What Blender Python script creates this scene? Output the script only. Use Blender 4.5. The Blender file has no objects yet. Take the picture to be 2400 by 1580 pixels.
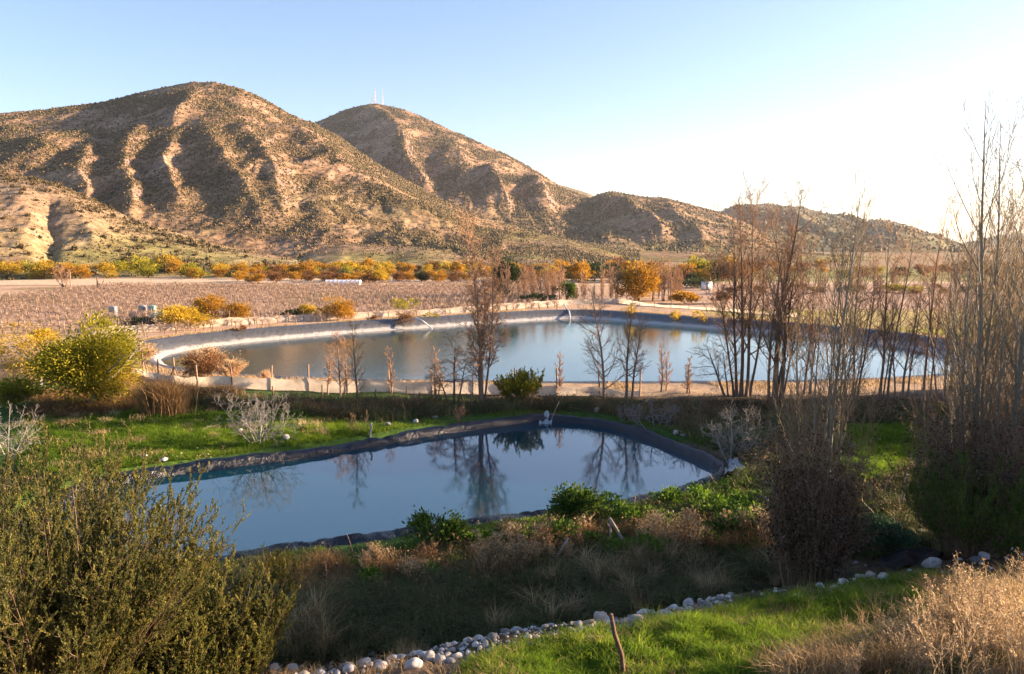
import bpy, math, random
import numpy as np
from math import radians as R
from mathutils import Vector
rng = np.random.default_rng(11)
random.seed(11)
sc = bpy.context.scene
C = sc.collection

# ------------------------------------------------------------------ camera model (photo is 2400 x 1580)
F = 1884.0
PITCH = R(6.66)
CAMZ = 10.0
cP, sP = math.cos(PITCH), math.sin(PITCH)
SUN_AZ, SUN_EL = R(80), R(13.5)
SKY, SUN, EXPO = .064, 5.0, 2.3


def ray(px, py):
    u = (np.asarray(px, float) - 1200) / F
    v = -(np.asarray(py, float) - 790) / F
    return u + 0 * v, cP + v * sP + 0 * u, -sP + v * cP + 0 * u


def gp(px, py, z=0.0):
    """where the sight line through a photo point meets height z"""
    x, y, dz = ray(px, py)
    t = (z - CAMZ) / dz
    return np.array([x * t, y * t, np.zeros_like(t) + z]).T


def at(px, py, Y):
    x, y, dz = ray(px, py)
    t = Y / y
    return np.array([x * t, y * t, CAMZ + dz * t])


def topz(py, Y):
    return float(at(1200, py, Y)[2])


# ------------------------------------------------------------------ noise
def _h(i, j, s):
    n = (i * 374761393 + j * 668265263 + s * 974711) & 0xFFFFFFFF
    n = ((n ^ (n >> 13)) * 1274126177) & 0xFFFFFFFF
    return ((n ^ (n >> 16)) & 0xFFFF) / 65535.0


def vnoise(x, y, s=0):
    x = np.asarray(x, float); y = np.asarray(y, float)
    i = np.floor(x).astype(np.int64); j = np.floor(y).astype(np.int64)
    fx = x - i; fy = y - j
    fx = fx * fx * fx * (fx * (fx * 6 - 15) + 10); fy = fy * fy * fy * (fy * (fy * 6 - 15) + 10)
    a = _h(i, j, s); b = _h(i + 1, j, s); c = _h(i, j + 1, s); d = _h(i + 1, j + 1, s)
    return (a * (1 - fx) + b * fx) * (1 - fy) + (c * (1 - fx) + d * fx) * fy


def fbm(x, y, o=4, s=0):
    r = 0; a = .5; n = 0
    for k in range(o):
        r = r + a * vnoise(x * 2 ** k + 17.3 * k, y * 2 ** k + 5.1 * k, s + k); n += a; a *= .5
    return r / n


def sm(a, b, x):
    t = np.clip((x - a) / (b - a), 0, 1)
    return t * t * (3 - 2 * t)


# ------------------------------------------------------------------ mesh helpers
def mk(name, V, faces, mat=None, parent=None, smooth=False, tint=None, col=None, loc=None):
    """faces: list of (k, int array (n,k)). One mesh object."""
    me = bpy.data.meshes.new(name)
    V = np.ascontiguousarray(V, dtype=np.float32).reshape(-1, 3)
    me.vertices.add(len(V)); me.vertices.foreach_set('co', V.ravel())
    li = []; tot = []
    for f in faces:
        f = np.asarray(f)
        if f.size == 0: continue
        li.append(f.ravel()); tot.append(np.full(len(f), f.shape[1]))
    li = np.concatenate(li).astype(np.int32); tot = np.concatenate(tot).astype(np.int32)
    st = np.concatenate([[0], np.cumsum(tot)[:-1]]).astype(np.int32)
    me.loops.add(len(li)); me.loops.foreach_set('vertex_index', li)
    me.polygons.add(len(tot)); me.polygons.foreach_set('loop_start', st)
    me.polygons.foreach_set('loop_total', tot)
    if smooth: me.polygons.foreach_set('use_smooth', np.ones(len(tot), dtype=bool))
    if tint is not None:
        a = me.attributes.new('tint', 'FLOAT', 'POINT'); a.data.foreach_set('value', np.asarray(tint, np.float32).ravel())
    if col is not None:
        a = me.attributes.new('col', 'FLOAT_COLOR', 'POINT')
        c4 = np.ones((len(V), 4), np.float32); c4[:, :3] = col
        a.data.foreach_set('color', c4.ravel())
    me.update(calc_edges=True)
    o = bpy.data.objects.new(name, me); C.objects.link(o)
    if mat: me.materials.append(mat)
    if parent: o.parent = parent
    if loc is not None: o.location = loc
    return o


def tag(o, label, cat, group=None):
    o['label'] = label; o['category'] = cat
    if group: o['group'] = group
    return o


def struct(o):
    o['kind'] = 'structure'; return o


def stuff(o, label, cat):
    o['kind'] = 'stuff'; o['label'] = label; o['category'] = cat; return o


def thing(name, label, cat, loc=(0, 0, 0), group=None, rz=0.0):
    o = bpy.data.objects.new(name, None); C.objects.link(o)
    o.location = [float(v) for v in loc]; o.rotation_euler = (0, 0, rz); o.empty_display_size = .2
    return tag(o, label, cat, group)


def dup(root, loc, rz=0.0, scale=1.0, label=None, group=None):
    r = root.copy(); C.objects.link(r); r.location = [float(v) for v in loc]; r.rotation_euler = (0, 0, rz)
    r.scale = (scale,) * 3 if not hasattr(scale, '__len__') else scale
    if label: r['label'] = label
    if group: r['group'] = group
    for ch in list(root.children):
        c = ch.copy(); C.objects.link(c); c.parent = r
    return r


class MB:
    """collects vertices, faces and tints for one mesh"""
    def __init__(s): s.V = []; s.F = {3: [], 4: []}; s.T = []; s.n = 0
    def add(s, V, faces, tint=0.5):
        V = np.asarray(V, float).reshape(-1, 3); s.V.append(V)
        s.T.append(np.broadcast_to(np.asarray(tint, float), (len(V),)))
        for f in faces:
            f = np.asarray(f, np.int64)
            if f.size: s.F[f.shape[1]].append(f + s.n)
        s.n += len(V)
    def build(s, name, mat, parent=None, smooth=False, loc=None):
        fs = [np.concatenate(v) for v in s.F.values() if v]
        return mk(name, np.concatenate(s.V), fs, mat, parent, smooth, np.concatenate(s.T), None, loc)


def tubes(mb, P, Rd, k=3, tint=0.5, cap=False):
    """P (B,n,3) polylines, Rd (B,n) radii"""
    P = np.asarray(P, float); Rd = np.asarray(Rd, float)
    B, n, _ = P.shape
    T = np.empty_like(P); T[:, 1:-1] = P[:, 2:] - P[:, :-2]; T[:, 0] = P[:, 1] - P[:, 0]; T[:, -1] = P[:, -1] - P[:, -2]
    T /= np.linalg.norm(T, axis=2, keepdims=True) + 1e-9
    m = T.mean(axis=1, keepdims=True)
    ref = np.where(np.abs(m[..., 2:3]) > .8, np.array([1., 0, 0]), np.array([0, 0, 1.]))
    U = np.cross(T, np.broadcast_to(ref, T.shape)); U /= np.linalg.norm(U, axis=2, keepdims=True) + 1e-9
    Wv = np.cross(T, U)
    a = np.arange(k) * 2 * math.pi / k
    V = P[:, :, None] + Rd[:, :, None, None] * (np.cos(a)[None, None, :, None] * U[:, :, None] + np.sin(a)[None, None, :, None] * Wv[:, :, None])
    idx = np.arange(B * n * k).reshape(B, n, k)
    q = np.stack([idx[:, :-1], np.roll(idx, -1, 2)[:, :-1], np.roll(idx, -1, 2)[:, 1:], idx[:, 1:]], -1).reshape(-1, 4)
    tt = np.broadcast_to(np.asarray(tint, float).reshape(-1, 1) if np.ndim(tint) else np.full((B, 1), tint), (B, n * k)).reshape(-1)
    fs = [q]
    if cap and k == 4: fs += [idx[:, 0, ::-1], idx[:, -1]]
    elif cap:
        for e in (0, -1):
            f = idx[:, e]
            fs.append(np.concatenate([np.stack([f[:, 0], f[:, i], f[:, i + 1]], -1) for i in range(1, k - 1)]))
    mb.add(V, fs, tt)


def leaves(mb, P, size, asp=.45, up=.3, tint=None, D=None):
    """diamond leaves with a fold; D optional leaf directions"""
    P = np.asarray(P, float); N = len(P)
    if N == 0: return
    size = np.broadcast_to(size, (N,)).astype(float) * rng.uniform(.65, 1.3, N)
    d = rng.normal(size=(N, 3)) if D is None else D + rng.normal(size=(N, 3)) * .35
    d[:, 2] += up; d /= np.linalg.norm(d, axis=1, keepdims=True) + 1e-9
    w = np.cross(d, rng.normal(size=(N, 3))); w /= np.linalg.norm(w, axis=1, keepdims=True) + 1e-9
    nn = np.cross(d, w)
    s = size[:, None]
    V = np.stack([P, P + d * s * .5 + w * s * asp * .5 + nn * s * .08, P + d * s, P + d * s * .5 - w * s * asp * .5 + nn * s * .08], 1)
    i = np.arange(N * 4).reshape(N, 4)
    t = rng.uniform(0, 1, N) if tint is None else tint
    mb.add(V, [i], np.repeat(t, 4))


def blades(mb, P, h, w, lean=.35, curl=.5, tint=None, wind=None):
    """grass blades: 5 verts, quad + triangle"""
    P = np.asarray(P, float); N = len(P)
    if N == 0: return
    h = np.broadcast_to(h, (N,)) * rng.uniform(.55, 1.35, N); w = np.broadcast_to(w, (N,))
    az = rng.uniform(0, 2 * math.pi, N)
    dirx = np.stack([np.cos(az), np.sin(az), 0 * az], 1)
    if wind is not None: dirx = dirx + np.asarray(wind); dirx /= np.linalg.norm(dirx, axis=1, keepdims=True) + 1e-9
    L = np.abs(rng.normal(lean, lean * .5, N))[:, None]
    a2 = rng.uniform(0, 2 * math.pi, N); side = np.stack([np.cos(a2), np.sin(a2), 0 * a2], 1)
    up = np.array([0, 0, 1.])
    m = P + (up * .6 + dirx * L * .45) * h[:, None]
    t = P + (up * (1 - .35 * L * curl) + dirx * L * (1 + curl)) * h[:, None]
    s = side * w[:, None] * .5
    V = np.stack([P - s, P + s, m - s * .8, m + s * .8, t], 1)
    i = np.arange(N * 5).reshape(N, 5)
    tt = rng.uniform(0, 1, N) if tint is None else tint
    mb.add(V, [i[:, [0, 1, 3, 2]], i[:, [2, 3, 4]]], np.repeat(tt, 5))


# ------------------------------------------------------------------ materials
def nmat(name):
    m = bpy.data.materials.new(name); m.use_nodes = True
    nt = m.node_tree; b = nt.nodes['Principled BSDF']
    return m, nt, b


def ramp(nt, cols, pos=None):
    r = nt.nodes.new('ShaderNodeValToRGB'); e = r.color_ramp.elements
    pos = pos or [i / (len(cols) - 1) for i in range(len(cols))]
    while len(e) < len(cols): e.new(.5)
    for k, (p, c) in enumerate(zip(pos, cols)): e[k].position = p; e[k].color = (*c, 1)
    return r


def noise(nt, scale, detail=4, rough=.55, vec=None):
    n = nt.nodes.new('ShaderNodeTexNoise'); n.inputs['Scale'].default_value = scale
    n.inputs['Detail'].default_value = detail; n.inputs['Roughness'].default_value = rough
    if vec: nt.links.new(vec, n.inputs['Vector'])
    return n


def bump(nt, b, src, strength, dist):
    bp = nt.nodes.new('ShaderNodeBump'); bp.inputs['Strength'].default_value = strength; bp.inputs['Distance'].default_value = dist
    nt.links.new(src, bp.inputs['Height']); nt.links.new(bp.outputs[0], b.inputs['Normal']); return bp


def foliage(name, cols, transl=.35, rough=.65):
    m, nt, b = nmat(name)
    at_ = nt.nodes.new('ShaderNodeAttribute'); at_.attribute_name = 'tint'
    r = ramp(nt, cols); nt.links.new(at_.outputs['Fac'], r.inputs[0])
    b.inputs['Roughness'].default_value = rough; b.inputs['Specular IOR Level'].default_value = .2
    nt.links.new(r.outputs[0], b.inputs['Base Color'])
    if transl:
        t = nt.nodes.new('ShaderNodeBsdfTranslucent'); nt.links.new(r.outputs[0], t.inputs[0])
        mx = nt.nodes.new('ShaderNodeMixShader'); mx.inputs[0].default_value = transl
        nt.links.new(b.outputs[0], mx.inputs[1]); nt.links.new(t.outputs[0], mx.inputs[2])
        nt.links.new(mx.outputs[0], nt.nodes['Material Output'].inputs[0])
    return m


def bark(name, cols, scale=14, rough=.85):
    m, nt, b = nmat(name)
    g = nt.nodes.new('ShaderNodeNewGeometry')
    n = noise(nt, scale, 5, .65, g.outputs['Position'])
    at_ = nt.nodes.new('ShaderNodeAttribute'); at_.attribute_name = 'tint'
    mt = nt.nodes.new('ShaderNodeMath'); mt.operation = 'MULTIPLY_ADD'; mt.inputs[1].default_value = .5
    nt.links.new(at_.outputs['Fac'], mt.inputs[0])
    m2 = nt.nodes.new('ShaderNodeMath'); m2.operation = 'MULTIPLY_ADD'; m2.inputs[1].default_value = 1.2; m2.inputs[2].default_value = -.35
    nt.links.new(n.outputs[0], m2.inputs[0]); nt.links.new(m2.outputs[0], mt.inputs[2])
    r = ramp(nt, cols); nt.links.new(mt.outputs[0], r.inputs[0]); nt.links.new(r.outputs[0], b.inputs['Base Color'])
    b.inputs['Roughness'].default_value = rough; b.inputs['Specular IOR Level'].default_value = .2
    bump(nt, b, n.outputs[0], .5, .02)
    return m


def simple(name, col, rough=.6, metal=0, var=.25, scale=6, spec=.4, bmp=0):
    m, nt, b = nmat(name)
    g = nt.nodes.new('ShaderNodeNewGeometry'); n = noise(nt, scale, 4, .6, g.outputs['Position'])
    c = np.array(col); r = ramp(nt, [tuple(c * (1 - var)), tuple(np.minimum(c * (1 + var), .95))], [.3, .7])
    nt.links.new(n.outputs[0], r.inputs[0]); nt.links.new(r.outputs[0], b.inputs['Base Color'])
    b.inputs['Roughness'].default_value = rough; b.inputs['Metallic'].default_value = metal
    b.inputs['Specular IOR Level'].default_value = spec
    if bmp: bump(nt, b, n.outputs[0], bmp, .03)
    return m


M = {}
M['bark_dark'] = bark('dark_bark', [(.07, .045, .032), (.16, .105, .072), (.28, .185, .12)])
M['bark_tan'] = bark('tan_bark', [(.12, .075, .05), (.25, .16, .11), (.38, .26, .18)])
M['twig_tan'] = bark('tan_twigs', [(.25, .135, .07), (.41, .25, .145), (.54, .36, .225)])
M['bark_grey'] = bark('grey_bark', [(.13, .12, .11), (.25, .235, .215), (.36, .34, .31)])
M['bark_pale'] = bark('pale_bark', [(.10, .09, .07), (.24, .22, .17), (.36, .33, .27)], 9)
M['twig_brown'] = bark('brown_twigs', [(.15, .085, .05), (.27, .16, .095), (.38, .24, .15)])
M['twig_olive'] = bark('olive_twigs', [(.13, .09, .05), (.22, .16, .09), (.30, .23, .14)])
M['wood'] = bark('weathered_wood', [(.14, .11, .09), (.30, .25, .21), (.46, .40, .34)], 30)
M['olive'] = foliage('olive_leaves', [(.028, .042, .012), (.07, .086, .023), (.145, .145, .036), (.36, .28, .06)], .45)  # golden last stop paints the sunlit tips of the olive bushes
M['yellowgreen'] = foliage('yellow_green_leaves', [(.06, .075, .006), (.19, .19, .012), (.36, .31, .02), (.50, .40, .04)], .5)
M['yellow'] = foliage('yellow_leaves', [(.18, .11, .010), (.38, .25, .018), (.52, .36, .03), (.62, .46, .06)], .5)
M['orange'] = foliage('orange_leaves', [(.12, .06, .008), (.30, .15, .014), (.44, .235, .022), (.52, .31, .035)], .5)
M['rust'] = foliage('rust_leaves', [(.05, .025, .010), (.13, .06, .02), (.22, .10, .035), (.30, .15, .05)])
M['green'] = foliage('green_leaves', [(.015, .035, .006), (.04, .085, .012), (.09, .16, .02), (.18, .24, .03)], .45)
M['bright_green'] = foliage('bright_green_leaves', [(.03, .08, .008), (.07, .15, .012), (.13, .23, .018), (.22, .30, .03)])
M['dark_green'] = foliage('dark_green_leaves', [(.010, .022, .008), (.022, .042, .014), (.045, .07, .02), (.08, .09, .03)], .2)
M['blue_green'] = foliage('blue_green_leaves', [(.02, .065, .034), (.045, .115, .06), (.085, .17, .08), (.16, .25, .10)])
M['grass'] = foliage('grass_blades', [(.045, .09, .008), (.11, .20, .014), (.19, .29, .022), (.32, .35, .05)], .6)
M['straw'] = foliage('straw_blades', [(.20, .13, .06), (.38, .26, .13), (.54, .40, .22), (.70, .55, .35)], .4)
M['brown_weeds'] = foliage('brown_weeds', [(.04, .027, .016), (.10, .065, .036), (.18, .115, .062), (.30, .20, .11)], .25)
M['dark_grass'] = foliage('dark_grass', [(.038, .052, .017), (.08, .10, .032), (.15, .15, .05), (.27, .24, .11)], .25)
M['russet'] = foliage('russet_weeds', [(.09, .048, .02), (.20, .11, .045), (.32, .195, .08), (.44, .30, .14)], .3)
M['scrub'] = foliage('scrub_leaves', [(.030, .028, .011), (.065, .053, .022), (.125, .09, .04), (.22, .145, .068)], 0)
M['twig_straw'] = bark('straw_twigs', [(.26, .17, .09), (.46, .33, .19), (.62, .48, .31)])
M['dead_leaf'] = foliage('dead_leaves', [(.018, .012, .008), (.04, .026, .016), (.08, .05, .03), (.30, .26, .21)], .15)
M['stone'] = simple('stone', (.33, .315, .30), .85, 0, .35, 9, .3, .3)
M['stone_dark'] = simple('dark_stone', (.15, .145, .14), .8, 0, .35, 9, .3, .3)
M['white_cloth'] = simple('white_cloth', (.70, .70, .70), .7, 0, .15, 5, .3, .3)
M['steel'] = simple('painted_steel', (.62, .55, .52), .5, 0, .1)
M['steel_red'] = simple('red_painted_steel', (.5, .28, .24), .5, 0, .1)

# ------------------------------------------------------------------ plan of the place
def chaikin(P, n=2):
    P = np.asarray(P, float)
    for _ in range(n):
        Q = np.roll(P, -1, 0); P = np.stack([P * .75 + Q * .25, P * .25 + Q * .75], 1).reshape(-1, P.shape[1])
    return P


def resample(P, step, closed=True):
    if closed: P = np.vstack([P, P[:1]])
    d = np.concatenate([[0], np.cumsum(np.linalg.norm(np.diff(P, axis=0), axis=1))])
    n = int(d[-1] / step); s = np.linspace(0, d[-1], n, endpoint=not closed)
    return np.stack([np.interp(s, d, P[:, k]) for k in range(P.shape[1])], 1)


def sdf(poly, x, y):
    """signed distance to polygon, negative inside"""
    x = np.asarray(x, float); y = np.asarray(y, float)
    if x.size <= 64:
        A_ = np.asarray(poly); B_ = np.roll(A_, -1, 0); E_ = B_ - A_; X_ = x.reshape(-1, 1); Y_ = y.reshape(-1, 1)
        t = np.clip(((X_ - A_[:, 0]) * E_[:, 0] + (Y_ - A_[:, 1]) * E_[:, 1]) / ((E_ ** 2).sum(1) + 1e-12), 0, 1)
        dm = np.sqrt(((X_ - A_[:, 0] - t * E_[:, 0]) ** 2 + (Y_ - A_[:, 1] - t * E_[:, 1]) ** 2).min(1))
        c = ((A_[:, 1] > Y_) != (B_[:, 1] > Y_)) & (X_ < E_[:, 0] * (Y_ - A_[:, 1]) / (E_[:, 1] + 1e-12) + A_[:, 0])
        return np.where(c.sum(1) % 2 == 1, -dm, dm).reshape(x.shape)
    d = np.full(x.shape, 1e9); ins = np.zeros(x.shape, bool)
    n = len(poly)
    for i in range(n):
        ax, ay = poly[i]; bx, by = poly[(i + 1) % n]
        ex, ey = bx - ax, by - ay
        t = np.clip(((x - ax) * ex + (y - ay) * ey) / (ex * ex + ey * ey + 1e-12), 0, 1)
        d = np.minimum(d, (x - ax - t * ex) ** 2 + (y - ay - t * ey) ** 2)
        c = ((ay > y) != (by > y)) & (x < (bx - ax) * (y - ay) / (by - ay + 1e-12) + ax)
        ins ^= c
    d = np.sqrt(d)
    return np.where(ins, -d, d)


near_px = [(60, 1230), (230, 1145), (375, 1119), (600, 1092), (870, 1048), (1050, 1016), (1200, 998), (1265, 992), (1330, 991), (1420, 1002),
           (1500, 1026), (1560, 1050), (1620, 1075), (1668, 1097), (1684, 1112), (1658, 1130), (1600, 1150), (1500, 1174), (1400, 1194),
           (1290, 1208), (1150, 1226), (1000, 1248), (850, 1270), (700, 1290), (560, 1312), (400, 1335), (220, 1340), (80, 1300)]
NEAR = np.array([gp(a, b, 0.0)[:2] for a, b in near_px])
NEAR = chaikin(NEAR, 1)
WZ = -0.6
far_px = [(372, 838), (450, 818), (600, 800), (850, 778), (1000, 769), (1150, 758), (1270, 750), (1335, 747), (1410, 749), (1500, 757), (1700, 773),
          (1900, 787), (2050, 803), (2180, 826), (2235, 848)]
FARP = [tuple(gp(a, b, WZ)[:2]) for a, b in far_px] + [(35, 63), (28, 59.5), (18, 58), (5, 57.6), (-8, 58.4), (-18, 60), (-25, 63.5), (-30, 69)]
FARP = chaikin(np.array(FARP), 1)


def rockline(x): return 15.2 + .36 * x


# height of an unseen bank added on the right, shaped to shade the low ground (metres, by distance y)
HB = np.array([[-30, 5], [6, 5], [14, 5], [18, 6.6], [21, 7.2], [23.5, 13], [26, 15.5], [28, 12.5], [29.5, 6.4], [38.5, 5.8], [42.5, 11], [48, 16], [54, 15], [58, 10], [62, 5], [68, .5], [200, 0]])


def shade_bank_edge(y): return np.where(y < 15, 19 + .3 * y, .72 * y + 12.7)


def Gz(x, y):
    x = np.asarray(x, float); y = np.asarray(y, float)
    s = (y - rockline(x)) * .94
    near = np.interp(s, [-30, -15, -10, -6, -3.5, -1.5, 0, .8, 2.2, 3.6, 5, 7, 9, 12, 20], [12, 8.4, 6.1, 3.9, 3.0, 2.55, 2.2, 1.8, .75, .55, .85, .8, .6, .45, .4])
    z = near * (1 - sm(22, 40, y - .3 * x)) + .35 * sm(22, 40, y - .3 * x)
    z = z * (1 - sm(60, 90, y)) + 0
    # lawn swell at left, mounds at right
    z = z + .5 * np.exp(-(((x + 18) / 14) ** 2 + ((y - 46) / 7) ** 2))
    for mx, my, mh, mr in ((15, 36, .9, 3.2), (19.5, 40.5, 1.0, 3.4), (12.5, 31, .5, 2.5), (20, 34, .6, 2.5)):
        z = z + mh * np.exp(-(((x - mx) / mr / 1.5) ** 2 + ((y - my) / mr / .8) ** 2))
    z = z + (fbm(x * .35, y * .35, 4, 3) - .5) * .5 * sm(4, 14, y) * (1 - sm(120, 200, y)) * np.where(y > 52, .35, 1)
    z = z + (fbm(x * 1.7, y * 1.7, 3, 9) - .5) * .16 * (1 - sm(40, 70, y))
    # unseen bank added off to the right to cast shade
    e = shade_bank_edge(y)
    hb = np.interp(y, HB[:, 0], HB[:, 1]) + (fbm(x * .22, y * .22, 4, 21) - .5) * 1.8 * sm(66, 56, y)
    w = sm(0, 9, x - e)
    z = z * (1 - w) + np.maximum(hb, z) * w
    # dam of the far pond, then both basins
    d2 = sdf(FARP, x, y)
    z = z + (.45 - z) * sm(7, 3.2, d2)
    z = np.where(d2 < 2.6, np.interp(d2, [-6, -3, 0, 2.6], [-2.6, -2.2, -.9, .36]), z)
    d1 = sdf(NEAR, x, y)
    z = z + (.36 - z) * sm(2.2, .9, d1)
    z = np.where(d1 < .9, np.interp(d1, [-4, -1.2, -.3, .45, .9], [-1.8, -1.3, -.8, -.35, .24]), z)
    return z


def gz1(x, y): return float(Gz(np.array([x]), np.array([y]))[0])


def gpt(px, py, z=0.5):
    """ground point under a photo point"""
    for _ in range(8):
        p = gp(px, py, z); z = z * .4 + gz1(p[0], p[1]) * .6
    return np.array([p[0], p[1], gz1(p[0], p[1])])


# ------------------------------------------------------------------ ground sheet
ys = [2.0]
while ys[-1] < 420: ys.append(ys[-1] * 1.0088 + .02)
while ys[-1] < 9000: ys.append(ys[-1] * 1.07)
ys = np.array([-40, -20, -8, -3, 0] + ys)
cs = np.linspace(-1.05, 1.35, 760)
GY, GC = np.meshgrid(ys, cs, indexing='ij')
GX = GC * (np.maximum(GY, 0) + 26)
GZ = Gz(GX, GY)
GZ = np.where(GY > 3000, GZ - 3, GZ)


def mixc(c, col, w): return c * (1 - w[..., None]) + np.array(col) * w[..., None]


def ground_color(x, y):
    n1 = fbm(x * .5, y * .5, 4, 31); n2 = fbm(x * .08, y * .08, 4, 41); n3 = fbm(x * 2.2, y * 2.2, 3, 51)
    c = np.zeros(x.shape + (3,)) + np.array((.13, .09, .055))
    c = mixc(c, (.055, .045, .026), sm(.42, .62, n1))
    s = (y - rockline(x)) * .94
    # foreground: dry earth and straw litter, then lawn
    c = mixc(c, (.24, .165, .10), sm(-.2, -1.2, s) * (.55 + .45 * n3))
    c = mixc(c, (.05, .11, .015), sm(-.5, -1.1, s) * sm(-5.5, -4.2, s + .9 * (x - 4) * 0) * sm(-1.5, .5, x + 0 * y + 1.5 * (n1 - .5)))
    # left lawn
    lawn = sm(3.5, -1, x + 4 + .0 * y) * sm(33, 35, y - .1 * x * 0) * sm(51.5, 49.5, y + .12 * x)
    c = mixc(c, (.05, .115, .018), lawn * (.7 + .3 * n3))
    # rim of the pond and the mounds on the right
    d1 = sdf(NEAR, x, y)
    c = mixc(c, (.05, .10, .018), sm(3.2, 1.5, d1) * sm(.35, .6, n1 + .1))
    mnd = sm(9, 12, x) * sm(27, 30, y) * sm(47, 43, y) * sm(.8, .66, x / np.maximum(y, 1))
    c = mixc(c, (.045, .095, .018), mnd * sm(.35, .55, n1))
    # dam of the far pond: bare pale earth
    d2 = sdf(FARP, x, y)
    c = mixc(c, (.42, .31, .21), sm(9, 6, d2) * (.75 + .25 * n3))
    c = mixc(c, (.20, .15, .06), sm(9, 7, d2) * sm(.5, .62, n1) * sm(62, 70, y) * .7)
    # fields beyond
    fld = sm(62, 75, y) * sm(5, 9, d2)
    c = mixc(c, (.42, .295, .20), fld)
    vin = sm(84, 92, y) * sm(196, 190, y) * sm(18, 8, x)
    c = mixc(c, (.45, .31, .215), vin * fld)
    c = mixc(c, (.19, .15, .06), vin * fld * sm(.56, .7, n2) * .7)
    c = mixc(c, (.58, .45, .31), sm(192, 197, y) * sm(240, 226, y) * (.7 + .3 * n1))
    c = mixc(c, (.26, .19, .11), sm(226, 250, y))
    mead = sm(24, 34, x) * sm(70, 78, y) * sm(126, 118, y) * sm(6, 9, d2)
    c = mixc(c, (.34, .31, .06), mead * (.55 + .45 * sm(.35, .6, n2)))
    tanf = sm(30, 45, x) * sm(118, 126, y) * sm(205, 195, y)
    c = mixc(c, (.42, .285, .205), tanf)
    c = mixc(c, (.22, .22, .07), sm(30, 50, x) * sm(205, 215, y) * sm(330, 300, y) * .8)
    c = c * (.78 + .44 * n3[..., None])
    return c


gcol = ground_color(GX, GY)
ni, nj = GX.shape
gi = np.arange(ni * nj).reshape(ni, nj)
gq = np.stack([gi[:-1, :-1], gi[:-1, 1:], gi[1:, 1:], gi[1:, :-1]], -1).reshape(-1, 4)
mg, nt, b = nmat('ground_soil')
a_ = nt.nodes.new('ShaderNodeAttribute'); a_.attribute_name = 'col'
g_ = nt.nodes.new('ShaderNodeNewGeometry')
n_ = noise(nt, 5, 6, .7, g_.outputs['Position'])
r_ = ramp(nt, [(.55, .55, .55), (1.35, 1.35, 1.35)], [.3, .7]); nt.links.new(n_.outputs[0], r_.inputs[0])
mx_ = nt.nodes.new('ShaderNodeMix'); mx_.data_type = 'RGBA'; mx_.blend_type = 'MULTIPLY'; mx_.inputs[0].default_value = 1
nt.links.new(a_.outputs['Color'], mx_.inputs[6]); nt.links.new(r_.outputs[0], mx_.inputs[7])
nt.links.new(mx_.outputs[2], b.inputs['Base Color']); b.inputs['Roughness'].default_value = .95; b.inputs['Specular IOR Level'].default_value = .1
bump(nt, b, n_.outputs[0], .6, .12)
struct(mk('ground', np.stack([GX, GY, GZ], -1), [gq], mg, smooth=True, col=gcol.reshape(-1, 3)))


# ------------------------------------------------------------------ water
def water_mat(name, base, rough, b1, b2, sc1, sc2, ior=1.33, spec=.5):
    m, nt, b = nmat(name)
    b.inputs['Base Color'].default_value = (*base, 1); b.inputs['Roughness'].default_value = rough
    b.inputs['IOR'].default_value = ior; b.inputs['Specular IOR Level'].default_value = spec
    g = nt.nodes.new('ShaderNodeNewGeometry')
    mp = nt.nodes.new('ShaderNodeMapping'); mp.inputs['Scale'].default_value = (1, .55, 1)
    nt.links.new(g.outputs['Position'], mp.inputs[0])
    n1 = noise(nt, sc1, 3, .5, mp.outputs[0]); n2 = noise(nt, sc2, 2, .5, mp.outputs[0])
    bp = bump(nt, b, n1.outputs[0], b1, .05)
    bp2 = nt.nodes.new('ShaderNodeBump'); bp2.inputs['Strength'].default_value = b2; bp2.inputs['Distance'].default_value = .2
    nt.links.new(n2.outputs[0], bp2.inputs['Height']); nt.links.new(bp2.outputs[0], bp.inputs['Normal'])
    return m


def ngon_sheet(name, poly, z, mat, out=0.4):
    """water sheet as a triangle fan strip reaching a little under the liner"""
    P = resample(poly, .5)
    t = np.roll(P, -1, 0) - np.roll(P, 1, 0); nrm = np.stack([t[:, 1], -t[:, 0]], 1); nrm /= np.linalg.norm(nrm, axis=1, keepdims=True)
    if sdf(poly, *(P[:1] + nrm[:1] * .1).T)[0] < 0: nrm = -nrm
    P = P + nrm * out
    me = bpy.data.meshes.new(name)
    me.from_pydata([(p[0], p[1], z) for p in P], [], [list(range(len(P)))])
    me.materials.append(mat); me.update()
    if me.polygons[0].normal.z < 0: me.flip_normals()
    o = bpy.data.objects.new(name, me); C.objects.link(o)
    return struct(o)


M['water_near'] = water_mat('still_water', (.001, .034, .056), .012, .03, .015, 9, .8, 2.6)
M['water_far'] = water_mat('rippled_water', (.025, .055, .055), .05, .20, .05, 5, .5, 2.4)
ngon_sheet('pond_water', NEAR, 0.0, M['water_near'])
ngon_sheet('reservoir_water', FARP, WZ, M['water_far'])


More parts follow.
